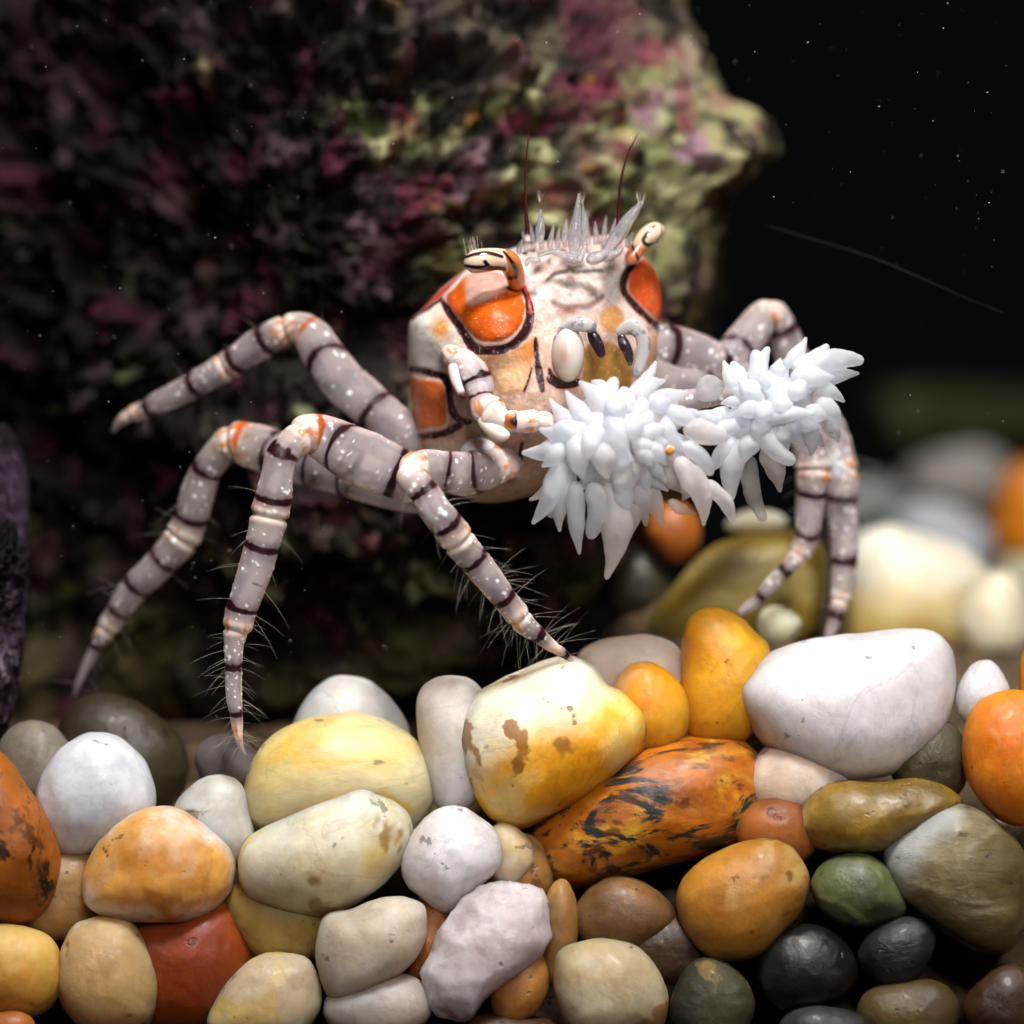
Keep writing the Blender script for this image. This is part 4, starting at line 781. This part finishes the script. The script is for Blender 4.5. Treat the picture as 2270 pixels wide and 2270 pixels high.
# --- hair: bristles on the legs, tuft by the eye
hair_mat = vcol_mat('bristle_hair', rough=0.25, trans=0.2)
hb = MB()
def strand(p0, d, ln, bend, r=0.0055):
    n = 7; s = np.linspace(0, 1, n)
    P = p0 + d * (s * ln)[:, None] + bend * ((s ** 2) * ln * 0.18)[:, None]
    a = np.cross(d, [0, 1.0, 0.1]); a /= np.linalg.norm(a) + 1e-9; b2 = np.cross(d, a); b2 /= np.linalg.norm(b2) + 1e-9
    th4 = np.linspace(0, 2 * math.pi, 4, endpoint=False)
    rr = r * (1 - 0.75 * s)
    V = P[:, None] + rr[:, None, None] * (np.cos(th4)[None, :, None] * a + np.sin(th4)[None, :, None] * b2)
    hb.grid(V, np.broadcast_to(lin((226, 216, 198)), V.shape), wrap=True)
for (p0, d, ln, T) in hair_roots: strand(p0, d, ln, T)
rng = np.random.RandomState(3)
for i in range(16):
    p0 = at(1038 + rng.uniform(-6, 34), 566, -2.6); d = np.array([rng.uniform(-.35, .1), rng.uniform(-.2, .2), 1.0]); strand(p0, d / np.linalg.norm(d), rng.uniform(0.6, 1.1), np.array([-.3, 0, 0]), 0.014)
for (x, y) in ((1196, 436), (1424, 442), (1416, 440), (1290, 440)):
    for i in range(6):
        d = np.array([rng.uniform(-.3, .5), 0, 1.0]); strand(at(x, y + 12, -1.3), d / np.linalg.norm(d), 0.6, np.zeros(3), 0.01)
hair = hb.build('hair', hair_mat, crab); hair['kind'] = 'stuff'

# ------------------------------------------------------------------ anemones
k3 = lambda x, y: (1100 + .44 * x, 700 + .44 * y)
def tentacle_mat(name, c, c2, clear=0.4):
    m, nt, b = nodes(name)
    tcn = nt.nodes.new('ShaderNodeTexCoord'); n = nt.nodes.new('ShaderNodeTexNoise'); n.inputs['Scale'].default_value = 420; n.inputs['Detail'].default_value = 4
    mr = nt.nodes.new('ShaderNodeMapRange'); mr.inputs['From Min'].default_value = 0.35; mr.inputs['From Max'].default_value = 0.68
    mx = nt.nodes.new('ShaderNodeMix'); mx.data_type = 'RGBA'; mx.inputs[6].default_value = L4(c); mx.inputs[7].default_value = L4(c2)
    nt.links.new(tcn.outputs['Object'], n.inputs['Vector']); nt.links.new(n.outputs['Fac'], mr.inputs['Value']); nt.links.new(mr.outputs['Result'], mx.inputs['Factor']); nt.links.new(mx.outputs[2], b.inputs['Base Color'])
    setp(b, Roughness=0.3, Specular_IOR_Level=0.35)
    tl = nt.nodes.new('ShaderNodeBsdfTranslucent'); nt.links.new(mx.outputs[2], tl.inputs['Color'])
    m2 = nt.nodes.new('ShaderNodeMixShader'); m2.inputs[0].default_value = 0.5; nt.links.new(b.outputs[0], m2.inputs[1]); nt.links.new(tl.outputs[0], m2.inputs[2])
    tr = nt.nodes.new('ShaderNodeBsdfTransparent'); tr.inputs[0].default_value = (0.97, 0.98, 1, 1); ms = nt.nodes.new('ShaderNodeMixShader')
    mc = nt.nodes.new('ShaderNodeMapRange'); mc.inputs['From Min'].default_value = 0.3; mc.inputs['From Max'].default_value = 0.7
    mc.inputs['To Min'].default_value = clear * 0.75; mc.inputs['To Max'].default_value = clear * 1.25; nt.links.new(n.outputs['Fac'], mc.inputs['Value'])
    nt.links.new(mc.outputs['Result'], ms.inputs[0]); nt.links.new(m2.outputs[0], ms.inputs[1]); nt.links.new(tr.outputs[0], ms.inputs[2])
    nt.links.new(ms.outputs[0], nt.nodes['Material Output'].inputs['Surface'])
    bp = nt.nodes.new('ShaderNodeBump'); bp.inputs['Strength'].default_value = 0.15; bp.inputs['Distance'].default_value = 0.0002
    nt.links.new(n.outputs['Fac'], bp.inputs['Height']); nt.links.new(bp.outputs['Normal'], b.inputs['Normal'])
    return m
tm_white = tentacle_mat('anemone_white', (250, 251, 253), (244, 247, 252), 0.36)
tm_pink = tentacle_mat('anemone_blush', (249, 244, 242), (243, 236, 233), 0.46)
tm_grey = tentacle_mat('anemone_clear', (228, 228, 228), (212, 210, 208), 0.55)

def tentacle(root, bx, by, tx, ty, w, yb, yt, mat, seed):
    rng = np.random.RandomState(seed)
    (x0, y0), (x1, y1) = k3(bx, by), k3(tx, ty); w = w * 0.39
    L = math.hypot(x1 - x0, y1 - y0) + 1e-6; nx, ny = -(y1 - y0) / L, (x1 - x0) / L; bend = rng.uniform(-0.16, 0.16) * L
    P = []
    prof = [0.55, 0.9, 1.1, 1.04, 0.8, 0.46, 0.14] if rng.rand() < .75 else [0.7, 0.95, 1.0, 1.0, 0.9, 0.7, 0.42]
    for i, q in enumerate(prof):
        f = i / (len(prof) - 1); s = math.sin(f * math.pi) * bend
        P.append((x0 + (x1 - x0) * f + nx * s, y0 + (y1 - y0) * f + ny * s, w * q * rng.uniform(.95, 1.06), yb + (yt - yb) * f - 0.3 * math.sin(f * math.pi)))
    t = tube(P, 40, 22)
    V = t['V']; nz = fbm(V * 1.6 + seed, 3, seed)
    out = t['N'][:, None] * np.cos(t['th'])[None, :, None] + t['B'][:, None] * np.sin(t['th'])[None, :, None]
    V = V + out * (0.10 * nz * t['R'][:, None])[..., None]
    MB().grid(V, wrap=True).build('tentacle', mat, root, flip=True)
def anemone(name, label, centre, yc, tips, rx, ry, col_mat, extra, shift=(0, 0)):
    c = k3(*centre); root = empty(name, at(c[0], c[1] + ry * .4, yc)); tag(root, label, 'anemone', None)
    a = np.linspace(0, 2 * math.pi, 60, endpoint=False); p = np.linspace(-math.pi / 2, math.pi / 2, 40)
    px = c[0] + rx * np.cos(p)[:, None] * np.cos(a); py = c[1] + ry * np.cos(p)[:, None] * np.sin(a)
    V = at(px, py, yc + 1.9 * np.sin(p)[:, None] * np.ones_like(px)); V = V + 0.25 * fbm(V * 0.9, 3, 5)[..., None]
    MB().grid(V, wrap=True).build('column', col_mat, root)
    rg = np.random.RandomState(int(centre[0])); tips = list(tips)
    for i in range(extra):                                  # shorter tentacles crowding the disc between the long ones
        q = math.sqrt((i + .5) / extra); ang = i * 2.39996 + rg.uniform(-.3, .3); dx, dy = math.cos(ang) * rx / .44, math.sin(ang) * ry / .44
        lean = rg.uniform(.8, 1.15); sx, sy = centre[0] + shift[0], centre[1] + shift[1]
        tips.append((sx + dx * q * 0.6, sy + dy * q * 0.6, sx + dx * (q * 0.6 + lean * (.4 + .5 * q)), sy + dy * (q * 0.5 + lean * (.35 + .5 * q)) + 70 * q * (dy > 0), rg.uniform(36, 56), 1.5 * (1 - q * q) + rg.uniform(-.2, .5), col_mat if rg.rand() < .3 else tm_white))
    for i, (bx, by, tx, ty, w, k, mt) in enumerate(tips):
        d = math.hypot(tx - centre[0], ty - centre[1]) / 420.0
        tentacle(root, bx, by, tx, ty, w, yc - 0.9 - 0.75 * k, yc - 1.1 - k + 1.2 * min(d, 1.2), mt, i + int(centre[0]))
    return root
W_, B_, G_ = tm_white, tm_pink, tm_grey
A1 = [(650, 430, 805, 228, 44, .0, W_), (600, 520, 600, 312, 54, .5, W_), (540, 500, 415, 330, 52, .5, W_), (450, 560, 268, 415, 44, 0, W_), (490, 550, 350, 378, 52, .2, W_), (400, 640, 128, 690, 60, 0, W_), (440, 580, 215, 570, 60, .5, W_), (480, 600, 290, 560, 66, 1.0, W_),
      (330, 720, 180, 1050, 66, .3, W_), (380, 700, 165, 930, 50, -.5, W_), (390, 780, 320, 1090, 52, .2, W_), (400, 830, 420, 1205, 52, .6, W_), (540, 820, 552, 1330, 82, .7, B_), (480, 840, 470, 1120, 60, 1.1, W_), (690, 830, 605, 1195, 50, 0, B_), (720, 800, 755, 1062, 52, .3, B_), (620, 800, 590, 1050, 60, 1.0, W_),
      (790, 840, 850, 1075, 42, -.2, B_), (590, 490, 685, 745, 66, 2.0, W_), (760, 560, 748, 815, 50, 1.4, B_), (900, 720, 1045, 1060, 66, .8, B_), (1040, 840, 1195, 1035, 44, .1, B_), (760, 440, 965, 388, 52, .5, W_), (700, 440, 855, 325, 46, .1, W_), (830, 480, 1030, 560, 50, .9, W_),
      (940, 570, 1190, 630, 66, .7, B_), (940, 640, 1085, 800, 46, .6, W_), (800, 640, 870, 835, 46, .8, G_), (870, 930, 1010, 1000, 32, -.3, G_), (420, 600, 440, 830, 62, 1.6, W_), (640, 480, 560, 420, 70, 1.8, W_), (700, 500, 640, 640, 60, 1.9, W_), (780, 470, 880, 440, 56, 1.3, W_), (520, 560, 470, 720, 66, 2.0, W_),
      (840, 500, 960, 690, 44, 1.2, W_), (560, 420, 480, 330, 44, .1, W_), (640, 700, 660, 900, 64, 1.5, B_), (560, 640, 560, 820, 72, 1.9, B_), (950, 800, 940, 930, 40, .2, B_), (330, 640, 230, 760, 50, .9, W_), (300, 860, 280, 1010, 46, 0, W_), (680, 860, 690, 1090, 40, .1, G_)]
an1 = anemone('anemone', 'white anemone in the near claw, long pointed tentacles hanging below it', (580, 620), -4.4, A1, 112, 98, tm_pink, 40, (90, 10))
A2 = [(1540, 290, 1850, 225, 62, .3, W_), (1560, 320, 1830, 290, 50, 0, W_), (1490, 270, 1672, 150, 46, .4, W_), (1450, 260, 1562, 108, 42, .1, W_), (1360, 340, 1372, 160, 38, .2, W_), (1290, 360, 1300, 175, 56, .6, W_), (1230, 390, 1145, 225, 46, .3, W_), (1420, 330, 1432, 215, 42, 1.0, W_),
      (1480, 310, 1705, 312, 58, 1.0, W_), (1600, 370, 1755, 435, 42, .2, W_), (1600, 430, 1735, 560, 50, .5, W_), (1330, 530, 1505, 740, 58, 1.4, W_), (1360, 620, 1430, 890, 62, .7, B_), (1270, 700, 1350, 1035, 52, -.2, G_), (1240, 600, 1180, 930, 62, .8, W_), (1200, 610, 1045, 805, 44, .9, W_),
      (1300, 530, 1610, 490, 48, 1.8, W_), (1450, 520, 1395, 345, 66, 1.6, W_), (1560, 540, 1585, 705, 46, .4, W_), (1640, 540, 1725, 640, 40, .1, G_), (1260, 440, 1130, 442, 36, .8, W_), (1140, 510, 985, 485, 38, .6, W_), (1250, 560, 1080, 620, 48, 1.0, W_), (1320, 400, 1220, 330, 52, 1.3, W_),
      (1500, 420, 1560, 330, 56, 1.5, W_), (1480, 480, 1640, 560, 52, 1.2, W_), (1380, 450, 1300, 500, 60, 1.8, W_), (1330, 600, 1240, 760, 54, 1.2, W_), (1180, 480, 1060, 560, 44, .3, W_), (1400, 560, 1480, 640, 56, 1.2, W_), (1560, 460, 1680, 500, 46, .9, W_), (1120, 420, 1030, 320, 80, -.8, G_), (1240, 320, 1190, 240, 40, .1, W_), (1520, 560, 1650, 660, 40, .2, G_)]
an2 = anemone('anemone', 'white anemone in the far claw, fanned out over the crab\'s rear legs', (1390, 450), -3.4, A2, 88, 76, tm_white, 24, (-10, 10))
# orange crumb caught between the tentacles
V, C = spot_blob(k3(875, 680), 11, 12, -6.9, 0.3, lambda px, py, V: mixc(np.broadcast_to(lin((230, 205, 180)), px.shape + (3,)), lin((214, 130, 40)), sstep(0.9, 0.5, np.hypot((px - k3(875, 680)[0]) / 14, (py - k3(875, 680)[1]) / 13) + 0.3 * vnoise(V * 4, 3))))
crumb = MB().grid(V, C, wrap=True).build('food_crumb', vcol_mat('crumb', 0.5, 0.3, 0.0004))
tag(crumb, 'tiny orange food crumb caught among the near anemone tentacles', 'food')
pol = empty('polyp_cluster', at(1858, 1036, 6.0)); tag(pol, 'tiny cluster of white polyps clinging to a rear crab leg', 'polyp')
for i, (bx, by, tx, ty, w) in enumerate([(1700, 760, 1640, 730, 30), (1700, 760, 1690, 690, 26), (1700, 770, 1740, 740, 30), (1730, 770, 1785, 770, 28), (1710, 770, 1710, 810, 26)]):
    tentacle(pol, bx, by, tx, ty, w, 6.0, 5.6, tm_white, 300 + i)

# ------------------------------------------------------------------ drifting specks and a loose thread in the water
rng = np.random.RandomState(8)
sb = MB(); N = 900
a = np.linspace(0, 2 * math.pi, 5, endpoint=False); p = np.linspace(-math.pi / 2, math.pi / 2, 4)
for i in range(N):
    px, py = rng.uniform(-200, 2470), rng.uniform(-200, 1450) if rng.rand() < .9 else rng.uniform(1200, 1600)
    y = rng.uniform(-9, 6); r = 0.008 + 0.024 * rng.rand() ** 5
    if 880 < px < 1950 and 450 < py < 1250: continue
    c = at(px, py, y); e = rng.uniform(.6, 1.5)
    V = c + r * np.stack([np.cos(p)[:, None] * np.cos(a) * e, np.cos(p)[:, None] * np.sin(a), np.sin(p)[:, None] * np.ones_like(a)], -1)
    sb.grid(V, wrap=True)
silt_mat = vcol_mat('silt_white', 0.6)
silt = sb.build('drifting_silt', silt_mat); tag(silt, 'fine white silt specks drifting in the dark water', 'silt', kind='stuff')
t = tube([(1700, 500, 1.2, 4), (1800, 530, 1.6, 4), (1930, 570, 1.8, 3), (2050, 620, 1.6, 2), (2160, 668, 1.3, 2), (2230, 695, 1, 2)], 80, 8)
thm, nt, b = nodes('slime_thread'); setp(b, Base_Color=L4((44, 44, 46)), Roughness=0.6, Transmission_Weight=0.5, IOR=1.1)
th_o = MB().grid(t['V'], wrap=True).build('slime_thread', thm, flip=True); tag(th_o, 'faint grey thread of slime drifting in the dark water', 'thread')
